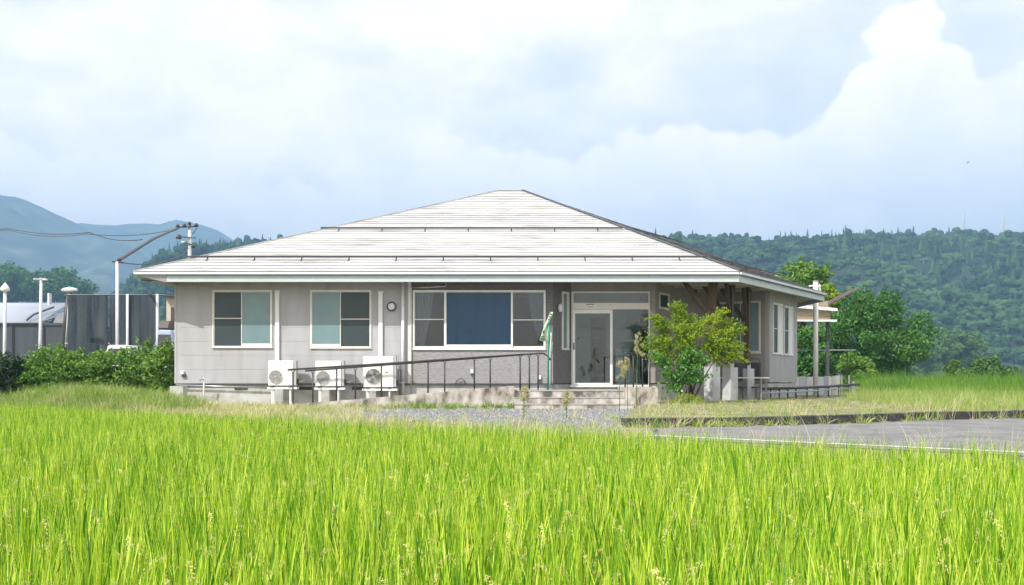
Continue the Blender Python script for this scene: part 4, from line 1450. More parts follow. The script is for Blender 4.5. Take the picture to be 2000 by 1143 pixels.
MB().fbox(fs, 0.03, LE, -0.025, 0.045, ZF1 - 0.055, ZF1 - 0.036).build('gutter_lip', M['gutter_dark'], house)
# boxed end of the eave at the left: sloping underside, its shade put into a darker grey
m = MB()
q = [(EL[0] + .02, YE + .01, ZF1 - .04), (XF - .005, YE + .01, ZF1 - .04), (XF - .005, YE + .05, ZF0 - .02), (EL[0] + .16, YE + .20, ZF0 + 0.07)]
b_ = [(EL[0] + .02, YE + 2.5, ZF1 - .04), (XF - .005, YE + 2.5, ZF1 - .04), (XF - .005, YE + 2.5, ZF0 - .02), (EL[0] + .16, YE + 2.5, ZF0 + 0.07)]
m.v = q + b_
m.f = [(0, 3, 2, 1), (4, 5, 6, 7), (0, 1, 5, 4), (1, 2, 6, 5), (2, 3, 7, 6), (3, 0, 4, 7)]
m.build('eave_end', M['eave_end'], house)
MB().bar((EL[0] + .15, YE + .17, ZF0 + .06), (XF - .005, YE + .03, ZF0 - .03), 0.05, 0.035).build('eave_end_strip', M['dark_board'], house)
sof = [(XF, YE + .061), (ER[0] - .05, YE + .061), (EB[0] - .08, EB[1] - .02), (EB[0] - .08, 50.9), (EL[0] + .08, 50.9), (EL[0] + .08, YE + 2.6), (XF, YE + 2.6)]
MB().prism(sof, ZS, ZS + 0.03).build('soffit', M['soffit'], house)
for k in range(4):
    a = Vector(P3(cC, 0)).lerp(Vector(P3((5.85, 30.05), 0)), 1.0)
    o_ = 0.55 + 0.95 * k
    A = Vector((cC[0] + 0.53 * o_, cC[1] + 0.848 * o_, ZS - 0.03))
    MB().bar(A, A + Vector((0.848, -0.53, 0)) * 2.6, 0.04, 0.05).build('ceiling_batten', M['soffit'], house)

# porch posts on concrete pedestals
for k, tpos in enumerate((0.0, 1.52, 3.05)):
    px_, py_ = 5.87 + 0.53 * tpos, 30.05 + 0.848 * tpos
    FPd = Frame(px_, py_, 0.80, 0.60)
    w = 0.165
    MB().fbox(FPd, -w, w, -w, w, -0.1, Z(716 + 2 * k, py_)).build('pedestal', M['concrete_pale'], house)
    zt = Z(716 + 2 * k, py_)
    MB().fbox(FPd, -.085, .085, -.085, .085, zt, zt + 0.14).build('post_shoe', M['steel'], house)
    m = MB()
    Fq = Frame(px_, py_, 0.53, 0.848)
    m.fbox(Fq, -.09, .09, -.09, .09, zt + 0.10, ZS)
    post = m.build('porch_post', M['wood'], house)
    for (ux, uy) in ((0.53, 0.848), (-0.53, -0.848), (-0.848, 0.53)):
        if k == 0 and ux == -0.53:
            ux, uy = -1.0, 0.0
        a = Vector((px_ + ux * .08, py_ + uy * .08, ZS - 1.05 + (0.25 if ux == 0.53 else 0)))
        ln = 0.32 if ux == 0.53 or (k and ux == -0.53) else 0.85
        MB().bar(a, (px_ + ux * ln, py_ + uy * ln, ZS - 0.02), 0.10, 0.11).build('brace', M['wood'], post)

# pipes on the front wall
def pipe(pts, r, mat, name='pipe', n=8):
    return MB().tube(pts, r, n).build(name, mat, house, True)


pipe([(fx(787.5), 29.93, 0.3), (fx(787.5), 29.93, ZS)], 0.048, M['white'], 'downpipe')
pipe([(fx(803.5), 29.96, 0.3), (fx(803.5), 29.96, fz(562)), (fx(828), 29.96, fz(562)), (fx(871), 29.95, fz(560)), (fx(871.5), 29.95, ZS)], 0.016, M['cream'], 'cable_conduit', 6)
pipe([(fx(1074), 29.95, 0.55), (fx(1074), 29.95, fz(690)), (fx(1076), 29.9, fz(660)), (fx(1076), 29.9, fz(650))], 0.015, M['white'], 'cable_conduit', 6)
for (px, pt) in ((542, 570), (743.5, 572)):
    m = MB()
    m.fbox(FR, fx(px - 4), fx(px + 4), 0.001, 0.065, 1.05, fz(pt))
    dcv = m.build('duct_cover', M['white'], house)
    MB().fbox(FR, fx(px - 5), fx(px + 6), 0.001, 0.08, fz(pt), fz(pt - 3)).build('duct_cap', M['cream'], dcv)
pipe([(fx(345), 29.94, ZB - 0.05), (fx(523), 29.94, ZB - 0.13)], 0.022, M['steel'], 'pipe')
# lamps
lampc = FR.p(fx(765), 0.001, fz(599))
lm_ = MB().disc(lampc, (0, -1, 0), 0.145, 0.05, 28).build('wall_lamp', M['black'], house)
MB().disc((lampc[0], lampc[1] - .048, lampc[2]), (0, -1, 0), 0.105, 0.035, 28, 0.085).build('lamp_glass', M['lamp_glass'], lm_, False)
lc = FL.p(0.30, 0.08, Z(602, 30.3))
w_ = MB().ball(lc, (0.085, 0.085, 0.13), 12, 8).build('entry_lamp', M['lamp_glass'], house, True)
MB().fbox(FL, 0.24, 0.34, 0.0, 0.05, Z(609, 30.3), Z(596, 30.3)).build('lamp_plate', M['black'], w_)
w_ = MB().ball(FP.p(2.9, 0.10, Z(570, 33.4)), 0.07, 10, 7).build('porch_spotlight', M['black'], house, True)
MB().fbox(FP, 2.86, 2.94, 0.0, 0.10, Z(570, 33.4) - .01, Z(570, 33.4) + .02).build('lamp_plate', M['black'], w_)
for (px, py) in ((922, 725), (1054, 737)):
    w_ = MB().fbox(FR, fx(px - 3), fx(px + 2.5), 0.0, 0.06, fz(py + 4), fz(py - 3.5)).build('outdoor_socket', M['white'], house)
    MB().fbox(FR, fx(px - 2), fx(px + 3.5), 0.0, 0.045, fz(py + 9), fz(py + 4)).build('socket_plug', M['dark_metal'], w_)
pipe([(fx(890), 29.96, ZB), (fx(893), 29.94, fz(744)), (fx(899), 29.93, fz(739)), (fx(906), 29.94, fz(741)), (fx(909), 29.95, fz(750)), (fx(907), 29.96, ZB)], 0.012, M['black'], 'loose_cable', 6)
# corner lamp and small pipes at the left end
w_ = MB().fbox(FR, fx(354), fx(360), 0.0, 0.09, fz(731), fz(725)).build('corner_floodlight', M['white'], house)
MB().fbox(FR, fx(356), fx(363), 0.0, 0.06, fz(737), fz(731)).build('floodlight_arm', M['dark_metal'], w_)

# ------------------------------------------------------------------ beside the house wall
m = MB()
o = MB().box(fx(344), fx(369), 29.45, 29.85, -0.05, fz(754)).build('concrete_box', M['foundation'])
tag(o, 'pale concrete box standing at the left corner of the house', 'utility box')
sp = empty('standpipe', (fx(404), 29.7, 0), 'thin white standpipe with tap beside the house foundation', 'standpipe')
MB().tube([(fx(404), 29.7, 0), (fx(404), 29.7, fz(738))], 0.02, 8).build('pipe', M['white'], sp, True)
MB().bar((fx(405), 29.7, fz(740)), (fx(397), 29.62, fz(743)), 0.04, 0.03).build('tap', M['steel'], sp)
bk = empty('bucket', (X(312, 30.2), 30.2, 0), 'small white bucket half hidden under the hedge', 'bucket')
MB().tube([(X(312, 30.2), 30.2, 0), (X(312, 30.2), 30.2, 0.30)], [0.13, 0.165], 16).build('body', M['ac_white'], bk, True)
MB().tube([(X(312, 30.2), 30.2, 0.29), (X(312, 30.2), 30.2, 0.32)], [0.178, 0.178], 16).build('rim', M['white'], bk, True)


def aircon(x0p, x1p, y0p, y1p, fxp, fyp, frp, label, big=False):
    yf, yb = 29.42, 29.74
    px = lambda q: X(q, yf)
    pz = lambda q: Z(q, yf)
    x0, x1, z0, z1 = px(x0p), px(x1p), pz(y1p), pz(y0p)
    a = empty('air_conditioner', ((x0 + x1) / 2, 29.6, 0), label, 'air conditioner', 'air conditioner units along the wall')
    sw = 0.07
    bd = MB().box(x0, x1, yf, yb, z0, z1).build('casing', M['ac_white'], a)
    bv = bd.modifiers.new('round', 'BEVEL')
    bv.width = 0.018
    bv.segments = 2
    MB().box(x1 + .002, x1 + sw, yf + .03, yb - .02, z0 + .01, z1 - .004).build('side_panel', M['ac_side'], a)
    c = (px(fxp), yf - 0.004, pz(fyp))
    r_ = frp / FPX * yf
    fan = MB().disc((c[0], c[1] + .002, c[2]), (0, -1, 0), r_, 0.006, 32).build('fan_well', M['dark_metal'] if big else M['ac_side'], a)
    b = MB()
    for k in range(4):
        an = k * math.pi / 2 + 0.5
        p0, p1 = an - 0.34, an + 0.34
        b.ngon([(c[0] + r_ * .18 * math.cos(an), c[1] - .010, c[2] + r_ * .18 * math.sin(an)), (c[0] + r_ * .9 * math.cos(p0), c[1] - .007, c[2] + r_ * .9 * math.sin(p0)),
                (c[0] + r_ * .96 * math.cos(an), c[1] - .012, c[2] + r_ * .96 * math.sin(an)), (c[0] + r_ * .9 * math.cos(p1), c[1] - .020, c[2] + r_ * .9 * math.sin(p1))])
    b.build('fan_blades', M['steel'] if big else M['ac_side'], fan)['kind'] = 'stuff'
    g = MB()
    for k in range(7):
        rr = r_ * (1.02 - k * 0.135)
        ring = [(c[0] + rr * math.cos(t), c[1] - .024, c[2] + rr * math.sin(t)) for t in np.linspace(0, 6.2832, 25)]
        g.tube(ring, 0.0045 if k else 0.009, 4, False)
    for k in range(12):
        an = k * math.pi / 6
        g.bar((c[0], c[1] - .024, c[2]), (c[0] + r_ * math.cos(an), c[1] - .024, c[2] + r_ * math.sin(an)), 0.006, 0.006, (0, 1, 0))
    g.disc((c[0], c[1] - .02, c[2]), (0, -1, 0), r_ * .16, 0.012, 14)
    tag(g.build('fan_grille', M['ac_side'], a), kind='stuff')
    MB().box(x1 + sw * .3, x1 + sw + .05, yf + .10, yf + .2, z0 + .05, z0 + .20).build('valve_cover', M['black'], a)
    MB().tube([(x1 + sw + .03, yf + .15, z0 + .10), (x1 + sw + .14, yf + .2, z0 + .12), (x1 + sw + .2, yb + .12, z0 + .2)], 0.02, 8).build('hose', M['ac_side'], a, True)
    if big:
        MB().box(px(752), px(758.5), yf - .003, yf - .001, pz(728.2), pz(726.3)).build('maker_mark', M['black'], a)
    for q in (0.14, 0.86):
        xx = x0 + (x1 - x0) * q
        MB().box(xx - .04, xx + .04, yf - .02, yb + .02, z0 - .04, z0 - .001).build('foot', M['dark_metal'], a)
        for yy in (yf + .03, yb - .05):
            MB().box(xx - .02, xx + .02, yy, yy + .04, 0.0, z0 - .10).build('stand_leg', M['white'], a)
    MB().box(x0 - .03, x1 + .10, yf, yf + .05, z0 - .099, z0 - .042).build('stand_beam', M['white'], a)
    MB().box(x0 - .03, x1 + .10, yb - .05, yb, z0 - .099, z0 - .042).build('stand_beam', M['white'], a)
    return a


aircon(523.5, 573, 704.5, 753.5, 538.5, 736, 12.3, 'leftmost white air conditioner unit below the pipe cover')
aircon(616, 666.5, 705, 754.5, 631, 737.5, 12.3, 'middle white air conditioner unit under the second window')
aircon(709, 768.5, 695.5, 756.5, 729.5, 735.5, 14.5, 'largest white air conditioner unit with visible silver fan blades', True)

# ------------------------------------------------------------------ ramp, steps, railings
YR = 27.75
rp = empty('entrance_ramp', (X(800, YR), YR, 0), 'long weathered concrete wheelchair ramp rising along the front wall', 'ramp')
r0, r1 = X(568, YR), X(994, YR)
zr = lambda x: 0.10 + (0.60 - 0.10) * (x - r0) / (r1 - r0)
nseg = 34
V, Fc = [], []
rgx = np.random.default_rng(4)
for i in range(nseg + 1):
    x = r0 + (r1 - r0) * i / nseg
    zt = zr(x) + rgx.normal(0, 0.006)
    V += [(x, YR + rgx.normal(0, .004), -0.1), (x, YR + rgx.normal(0, .004), zt), (x, YR + 0.14, zt), (x, YR + 0.14, -0.1)]
for i in range(nseg):
    b = 4 * i
    for q0, q1 in ((0, 1), (1, 2), (2, 3)):
        Fc.append((b + q0, b + 4 + q0, b + 4 + q1, b + q1))
Fc += [(0, 1, 2, 3), (4 * nseg + 3, 4 * nseg + 2, 4 * nseg + 1, 4 * nseg)]
me = bpy.data.meshes.new('ramp_wall')
me.from_pydata(V, [], Fc)
link_mesh('ramp_wall', me, M['concrete'], rp)
m = MB()
m.hexa([(r0, YR + .141, -0.1), (r1, YR + .141, -0.1), (r1, 29.25, -0.1), (r0, 29.25, -0.1), (r0, YR + .141, 0.02), (r1, YR + .141, 0.47), (r1, 29.25, 0.47), (r0, 29.25, 0.02)])
m.build('ramp_slab', M['concrete_clean'], rp)
MB().box(r1 + .002, X(1004.5, 27.6), 27.55, 29.25, -0.1, Z(755.5, 27.6)).build('end_pier', M['concrete'], rp)

st = empty('entrance_steps', (X(1110, 27.5), 27.5, 0), 'three worn concrete steps with side parapet up to the entrance landing', 'steps')
xs0, xs1 = X(1004.5, 27.6) + .004, X(1226, 27.5)
for k, (y0, z0_, z1_) in enumerate(((27.15, -0.1, 0.135), (27.45, 0.135, 0.305), (27.78, 0.305, 0.485))):
    MB().box(xs0, xs1 + (0.12 if k == 0 else 0), y0, 31.0 if k == 2 else 29.0, z0_, z1_ - 0.02).build('step', M['concrete'], st)
    MB().box(xs0, xs1 + (0.12 if k == 0 else 0), y0 - 0.015, (31.0 if k == 2 else y0 + .34), z1_ - 0.0199, z1_).build('tread', M['concrete_clean'], st)
MB().box(xs0 - 0.0, 1.75, 29.255, 30.02, -0.1, 0.484).build('landing', M['concrete_clean'], st)
MB().box(X(1221, 27.5), X(1283, 27.5), 27.35, 29.4, -0.1, Z(757, 27.4)).build('parapet', M['concrete'], st)

# railings
YN, YFAR = 27.82, 29.2
rails = []


def railing(name, label, Yr, pxs, px0, px1, py0, py1, low, extra=None):
    x_ = lambda q: X(q, Yr)
    z_ = lambda q: Z(py0 + (py1 - py0) * (q - px0) / (px1 - px0), Yr)
    o = empty(name, (x_(px0), Yr, 0), label, 'railing', 'black railings at the entrance')
    pts = [(x_(px0), Yr, z_(px0)), (x_(px1), Yr, z_(px1))]
    if extra:
        pts += extra
    MB().tube(pts, 0.026, 8).build('handrail', M['black'], o, True)
    for q in pxs:
        zb = low(x_(q))
        zt = z_(q) if q <= px1 else pts[-1][2]
        MB().tube([(x_(q), Yr, zb - 0.05), (x_(q), Yr, zt - 0.09)], 0.022, 8).build('post', M['black'], o, True)
        b = MB()
        b.tube([(x_(q), Yr, zt - .10), (x_(q) - .05, Yr, zt - .015)], 0.012, 6)
        b.tube([(x_(q), Yr, zt - .10), (x_(q) + .05, Yr, zt - .015)], 0.012, 6)
        b.build('fork', M['black'], o, True)
    return o


zslab = lambda x: 0.02 + 0.45 * (x - r0) / (r1 - r0)
railing('ramp_railing', 'near black handrail along the outer edge of the ramp', YN, [572, 657.5, 745, 836, 926.5, 1016], 562, 1024, 722.5, 692.5, lambda x: zr(x) if x < r1 else 0.46)
railing('ramp_railing', 'far black handrail between the ramp and the house wall', YFAR, [611, 694, 781, 868.5, 957.5, 1034, 1051], 596, 1052, 724.5, 690.5, zslab, [(X(1062, 29.0), 29.0, Z(690.5, 29)), (X(1070, 28.7), 28.7, Z(696, 28.7)), (X(1075, 28.6), 28.6, Z(703, 28.6))])
o = empty('step_railing', (X(1240, 28), 28, 0), 'short black handrail on the parapet right of the steps', 'railing', 'black railings at the entrance')
pts = [(X(1219, 27.7), 27.7, Z(693, 27.7)), (X(1222, 27.7), 27.7, Z(690, 27.7)), (X(1238, 28.3), 28.3, Z(690, 28.3)), (X(1254, 29.0), 29.0, Z(690, 29.0)), (X(1268, 29.6), 29.6, Z(692, 29.6)), (X(1270, 29.7), 29.7, Z(700, 29.7))]
MB().tube(pts, 0.026, 8).build('handrail', M['black'], o, True)
for q, yy in ((1221, 27.7), (1237, 28.3), (1255, 29.0), (1269, 29.6)):
    MB().tube([(X(q, yy), yy, 0.5), (X(q, yy), yy, Z(691.5, yy))], 0.021, 8).build('post', M['black'], o, True)

# ------------------------------------------------------------------ banner flag
Y = 28.7
bn = empty('banner_flag', (X(1072, Y), Y, 0.5), 'pale green banner flag blown sideways on a green pole by the door', 'flag')
MB().tube([(X(1070, Y), Y, 0.45), (X(1072.5, Y), Y, Z(650, Y)), (X(1071, Y), Y, Z(632, Y))], 0.026, 8).build('pole', M['green_pole'], bn, True)
V, Fc = [], []
outl = [((1075, 609), (1081, 610)), ((1069, 624), (1078.5, 616)), ((1063.5, 636), (1074, 626)), ((1059, 648), (1071, 634)), ((1056, 657), (1070.5, 648)), ((1053.5, 665.5), (1071.5, 668))]
sub = 6
for k, (l_, r_) in enumerate(outl):
    for i in range(sub + 1):
        u = i / sub
        px, py = l_[0] + (r_[0] - l_[0]) * u, l_[1] + (r_[1] - l_[1]) * u
        yy = Y - 0.02 + 0.05 * math.sin(u * 5 + k * 1.1)
        V.append((X(px, yy), yy, Z(py, yy)))
for k in range(len(outl) - 1):
    for i in range(sub):
        b = k * (sub + 1) + i
        Fc.append((b, b + 1, b + sub + 2, b + sub + 1))
me = bpy.data.meshes.new('cloth')
me.from_pydata(V, [], Fc)
cl = link_mesh('cloth', me, M['flag'], bn, True)
sol = cl.modifiers.new('thick', 'SOLIDIFY')
sol.thickness = 0.004


def print_mark(px0, px1, py0, py1):
    yy = Y - 0.085
    m_ = MB()
    s_ = (py1 - py0) * 0.25
    m_.ngon([(X(px0, yy), yy, Z(py1, yy)), (X(px1, yy), yy, Z(py1 + .6, yy)), (X(px1 + s_ * .5, yy), yy, Z(py0 + .6, yy)), (X(px0 + s_ * .5, yy), yy, Z(py0, yy))])
    m_.build('print_mark', M['flag_print'], cl)


print_mark(1059.5, 1063.5, 645.5, 651.5)
for k in range(3):
    print_mark(1056.6 + 2.7 * k, 1058.6 + 2.7 * k, 656.6, 659.0)
    print_mark(1055.6 + 2.9 * k, 1057.8 + 2.9 * k, 660.4, 663.6)
for k in range(3):
    print_mark(1074.6 - 2.1 * k, 1077.4 - 2.1 * k, 612.4 + 5.0 * k, 615.4 + 5.0 * k)

# ------------------------------------------------------------------ porch furniture
Y = 32.0
tb = empty('porch_table', (X(1455, Y), Y, 0.1), 'white-topped table standing behind the porch pedestals', 'table')
m = MB().fbox(Frame(X(1452, Y), Y, 0.848, -0.53), -0.95, 0.75, -0.3, 0.3, 0.80, 0.84)
m.build('table_top', M['white'], tb)
for a in (-0.85, 0.65):
    for d in (-0.24, 0.24):
        MB().fbox(Frame(X(1452, Y), Y, 0.848, -0.53), a - .02, a + .02, d - .02, d + .02, 0.05, 0.799).build('leg', M['steel'], tb)
for k, (px, yy, lab) in enumerate(((1447, 32.6, 'left black-framed chair behind the porch table'), (1473, 32.9, 'right black-framed chair behind the porch table'))):
    ch = empty('porch_chair', (X(px, yy), yy, 0.1), lab, 'chair', 'chairs on the porch')
    Fq = Frame(X(px, yy), yy, 0.848, -0.53)
    zt = Z(701, yy)
    w = 0.20
    MB().tube([Fq.p(-w, 0, 0.05), Fq.p(-w, 0, zt - .1), Fq.p(-w * .7, 0, zt), Fq.p(w * .7, 0, zt), Fq.p(w, 0, zt - .1), Fq.p(w, 0, 0.05)], 0.013, 6).build('back_frame', M['black'], ch, True)
    MB().fbox(Fq, -w, w, 0.02, 0.42, 0.50, 0.54).build('seat', M['dark_metal'], ch)
    MB().fbox(Fq, -w + .02, w - .02, -0.012, 0.01, 0.72, zt - .12).build('backrest', M['dark_metal'], ch)
    for q in (-w, w):
        MB().tube([Fq.p(q, 0.40, 0.05), Fq.p(q, 0.40, 0.499)], 0.013, 6).build('leg', M['black'], ch, True)

# ------------------------------------------------------------------ right end of the house
Y = 38.4
wp = empty('white_pole', (X(1593, Y), Y, 0), 'tall white pole with small aerial arms at the right end of the house', 'pole')
MB().tube([(X(1593, Y), Y, 0), (X(1593, Y), Y, Z(551, Y))], 0.095, 12).build('shaft', M['white'], wp, True)
MB().tube([(X(1593, Y), Y, Z(551, Y)), (X(1593, Y), Y, Z(549, Y))], 0.11, 12).build('cap', M['beige_wall'], wp, True)
MB().bar((X(1580, Y), Y, Z(558.5, Y)), (X(1603, Y), Y, Z(558.5, Y)), 0.05, 0.05).build('arm', M['white'], wp)
MB().tube([(X(1601, Y), Y, Z(555, Y)), (X(1602, Y), Y, Z(571, Y))], 0.02, 6).build('aerial_rod', M['white'], wp)

Y = 44.0
sh = empty('lean_to_shed', (X(1590, Y), Y + 1, 0), 'wooden lean-to shed with two white-edged roofs behind the right house end', 'shed')
x_ = lambda q: X(q, Y)
z_ = lambda q: Z(q, Y)
for k in range(4):
    z0_, z1_ = z_(628) + 0.228 * k * .98, z_(628) + 0.228 * (k + 1) * .98 - .01
    MB().box(x_(1540), x_(1624 - k * 1.5), Y + .15, Y + .19, z0_, z1_).build('wall_plank', M['plank'], sh)
for q in (1545, 1620):
    MB().box(x_(q) - .06, x_(q) + .06, Y + .2, Y + .32, 0, z_(606)).build('post', M['dark_metal'], sh)
m = MB()
m.hexa([(x_(1540), Y - .1, z_(600)), (x_(1635), Y - .1, z_(608)), (x_(1635), Y + 2.2, z_(606)), (x_(1540), Y + 2.2, z_(598)), (x_(1540), Y - .1, z_(594)), (x_(1634), Y - .1, z_(602.5)), (x_(1634), Y + 2.2, z_(601)), (x_(1540), Y + 2.2, z_(593))])
m.build('upper_roof', M['white'], sh)
m = MB()
m.hexa([(x_(1540), Y - .4, z_(628.5)), (x_(1629), Y - .4, z_(629.5)), (x_(1628), Y + .6, z_(628)), (x_(1540), Y + .6, z_(628)), (x_(1540), Y - .4, z_(625.5)), (x_(1629), Y - .4, z_(625.5)), (x_(1628), Y + .6, z_(625)), (x_(1540), Y + .6, z_(625.5))])
m.build('lower_roof', M['white'], sh)
m = MB()
m.hexa([(x_(1560), Y + .2, z_(594)), (x_(1625), Y + .2, z_(598)), (x_(1632), Y + 2.0, z_(592)), (x_(1560), Y + 2.0, z_(592)), (x_(1560), Y + .2, z_(590)), (x_(1624), Y + .2, z_(596)), (x_(1633), Y + 2.0, z_(585)), (x_(1560), Y + 2, z_(586))])
m.build('dark_roof_board', M['dark_board'], sh)
tp = MB()
tp.hexa([(x_(1622), Y + .3, z_(597)), (x_(1686), Y + .3, z_(561)), (x_(1682), Y + 1.6, z_(563)), (x_(1622), Y + 1.6, z_(596)), (x_(1626), Y + .3, z_(592)), (x_(1686), Y + .3, z_(560)), (x_(1684), Y + 1.6, z_(560)), (x_(1626), Y + 1.6, z_(590))])
tag(tp.build('tilted_roof_sheet', M['dark_board']), 'dark brown roof sheet tilted up beside the lean-to shed', 'roof sheet')
pl = MB()
pl.hexa([(X(1612, 46), 46, Z(685, 46)), (X(1672, 46), 46, Z(684.5, 46)), (X(1676, 46), 47, Z(683.5, 46)), (X(1612, 46), 47, Z(684, 46)), (X(1612, 46), 46, Z(682.5, 46)), (X(1672, 46), 46, Z(683, 46)), (X(1676, 46), 47, Z(682.4, 46)), (X(1612, 46), 47, Z(682, 46))])
sl = empty('garden_rack', (X(1640, 46), 46.5, 0), 'thin pale slab on two legs among the dark leaves', 'rack')
pl.build('slab', M['gutter'], sl)
for q in (1620, 1662):
    MB().tube([(X(q, 46), 46.5, 0), (X(q, 46), 46.5, Z(683.5, 46))], 0.025, 6).build('leg', M['dark_metal'], sl)

Y = 39.2
fc = empty('corrugated_fence', (X(1600, Y), Y, 0), 'low fence of pale upright sheets behind the white pole', 'fence')
for k, (p0, p1, pt, mm) in enumerate(((1552, 1561, 736, 'white'), (1562, 1575, 735.5, 'gutter'), (1576, 1590, 736, 'white'), (1596, 1609, 736, 'gutter'), (1610, 1618, 734.5, 'pale_roof'), (1619, 1624, 735, 'white'), (1626, 1631, 734.5, 'gutter'), (1632, 1641, 733.5, 'white'), (1644, 1646, 733, 'gutter'), (1657, 1660, 733, 'gutter'), (1664, 1670, 745, 'gutter'))):
    MB().box(X(p0, Y), X(p1, Y), Y + .02 * (k % 3), Y + .02 * (k % 3) + .02, 0.0, Z(pt, Y)).build('fence_sheet', M[mm], fc)
rl = empty('low_rail', (X(1580, 35), 35, 0), 'low black rail with a pale board running past the right house end', 'rail')
pA = Vector((X(1488, 32.2), 32.2, Z(759.5, 32.2)))
pB = Vector((X(1555, 34.6), 34.6, Z(758.0, 34.6)))
pC = Vector((X(1677, 37.6), 37.6, Z(750.5, 37.6)))
MB().tube([pA, pB, pB.lerp(pC, .5) + Vector((0, 0, -.015)), pC], 0.045, 8).build('rail', M['black'], rl, True)
MB().tube([q - Vector((0, 0, 0.13)) for q in (pA, pB, pB.lerp(pC, .5), pC)], 0.032, 6).build('board', M['pale_roof'], rl, True)
for k in range(11):
    t_ = k / 10
    q = pA.lerp(pB, t_ / .4) if t_ < .4 else pB.lerp(pC, (t_ - .4) / .6)
    MB().tube([(q.x, q.y + .03, 0.0), (q.x, q.y + .03, q.z - .02)], 0.03, 6).build('post', M['dark_metal'], rl, True)

# ------------------------------------------------------------------ background left of the house
Y = 50.0
x_ = lambda q: X(q, Y)
z_ = lambda q: Z(q, Y)
s1 = empty('long_shed', (x_(50), Y, 0), 'long shed with pale grey-blue roof and dark sheeted walls', 'shed')
MB().box(x_(-260), x_(134), Y, Y + 7, 0, z_(636)).build('wall', M['dark_sheet'], s1)
MB().box(x_(-262), x_(135), Y - .06, Y - .003, z_(636), z_(631)).build('eave_beam', M['dark_metal'], s1)
m = MB()
n_ = 9
V, Fc = [], []
for k in range(n_ + 1):
    t_ = k / n_
    zz, yy = z_(630) + (z_(586) - z_(630)) * 1.18 * math.sin(t_ * 1.3), Y - .15 + 4.2 * t_
    V += [(x_(-262), yy, zz), (x_(82 - 6 * t_ * 0) + .0, yy, zz)]
for k in range(n_):
    Fc.append((2 * k, 2 * k + 1, 2 * k + 3, 2 * k + 2))
me = bpy.data.meshes.new('roof_panel')
me.from_pydata(V, [], Fc)
o = link_mesh('roof_panel', me, M['pale_roof'], s1, True)
sol = o.modifiers.new('thick', 'SOLIDIFY')
sol.thickness = 0.06
m = MB()
m.prism([(x_(82), Y), (x_(108), Y + 3.6), (x_(82), Y + 4.1)], z_(631), z_(627))
m.hexa([(x_(83), Y + .1, z_(628)), (x_(109), Y + 1.2, z_(612)), (x_(100), Y + 4, z_(600)), (x_(83), Y + 4, z_(588)), (x_(83), Y + .1, z_(626)), (x_(109), Y + 1.2, z_(610)), (x_(98), Y + 4, z_(597)), (x_(83), Y + 4, z_(586.5))])
m.build('gable_panel', M['eave_end'], s1)
MB().tube([(x_(56), Y - .2, z_(626)), (x_(62), Y + .2, z_(614)), (x_(78), Y + 1.5, z_(596))], 0.05, 6).build('edge_trim', M['dark_metal'], s1)
m = MB()
m.prism([(x_(82), Y + 1), (x_(135), Y + 1), (x_(135), Y + 6), (x_(82), Y + 6)], z_(631), z_(630))
m.hexa([(x_(86), Y + .5, z_(631)), (x_(134), Y + .5, z_(631)), (x_(134), Y + 4, z_(631)), (x_(86), Y + 4, z_(631)), (x_(104), Y + .8, z_(609)), (x_(133), Y + .8, z_(607)), (x_(133), Y + 3.6, z_(607)), (x_(104), Y + 3.6, z_(609))])
m.build('dark_lean_to', M['dark_sheet'], s1)
for k in range(3):
    MB().tube([(x_(25 + 60 * k), Y - .08, 0), (x_(25 + 60 * k), Y - .08, z_(634))], 0.03, 6).build('wall_post', M['dark_metal'], s1)
MB().box(x_(38), x_(42), Y + 3, Y + 3.3, z_(590), z_(563)).build('chimney', M['grey_pole'], s1)

nf = empty('net_fence', (x_(230), Y - 1, 0), 'tall dark netting screen on steel posts left of the house', 'fence')
for (a, b) in ((150, 227), (230, 264), (267, 322)):
    MB().box(x_(a), x_(b), Y - 1.02, Y - 1.0, 0, z_(580)).build('net_panel', M['net'], nf)
MB().tube([(x_(144), Y - 1, z_(579.5)), (x_(338), Y - 1, z_(579.5))], 0.035, 6).build('top_rail', M['black'], nf)
MB().tube([(x_(144), Y - 1, z_(672)), (x_(338), Y - 1, z_(672))], 0.02, 6).build('mid_rail', M['grey_pole'], nf)
for q in (186, 206, 247, 294):
    MB().tube([(x_(q), Y - .94, 0), (x_(q), Y - .94, z_(580))], 0.025, 6).build('net_stay', M['dark_metal'], nf, True)
for q in (265.5, 322.5):
    MB().tube([(x_(q), Y - 1.1, 0), (x_(q), Y - 1.1, z_(578))], 0.07, 8).build('post', M['grey_pole'], nf, True)
o = empty('leaning_post', (x_(137), Y - 0.7, 0), 'dark leaning post with a small oval lamp head beside the netting', 'post')
MB().tube([(x_(137), Y - 0.7, 0), (x_(139), Y - 0.7, z_(640)), (x_(146), Y - 0.7, z_(576))], 0.11, 8).build('shaft', M['black'], o, True)
MB().tube([(x_(142), Y - 0.78, z_(680)), (x_(149), Y - 0.78, z_(577))], 0.045, 6).build('guide_pipe', M['grey_pole'], o, True)
MB().ball((x_(148), Y - 0.7, z_(569)), (0.42, 0.2, 0.13), 14, 8).build('lamp_head', M['lamp_glass'], o, True)
MB().tube([(x_(148), Y - 0.7, z_(580)), (x_(149), Y - 0.7, z_(562))], 0.11, 8).build('lamp_clamp', M['green_pole'], o, True)

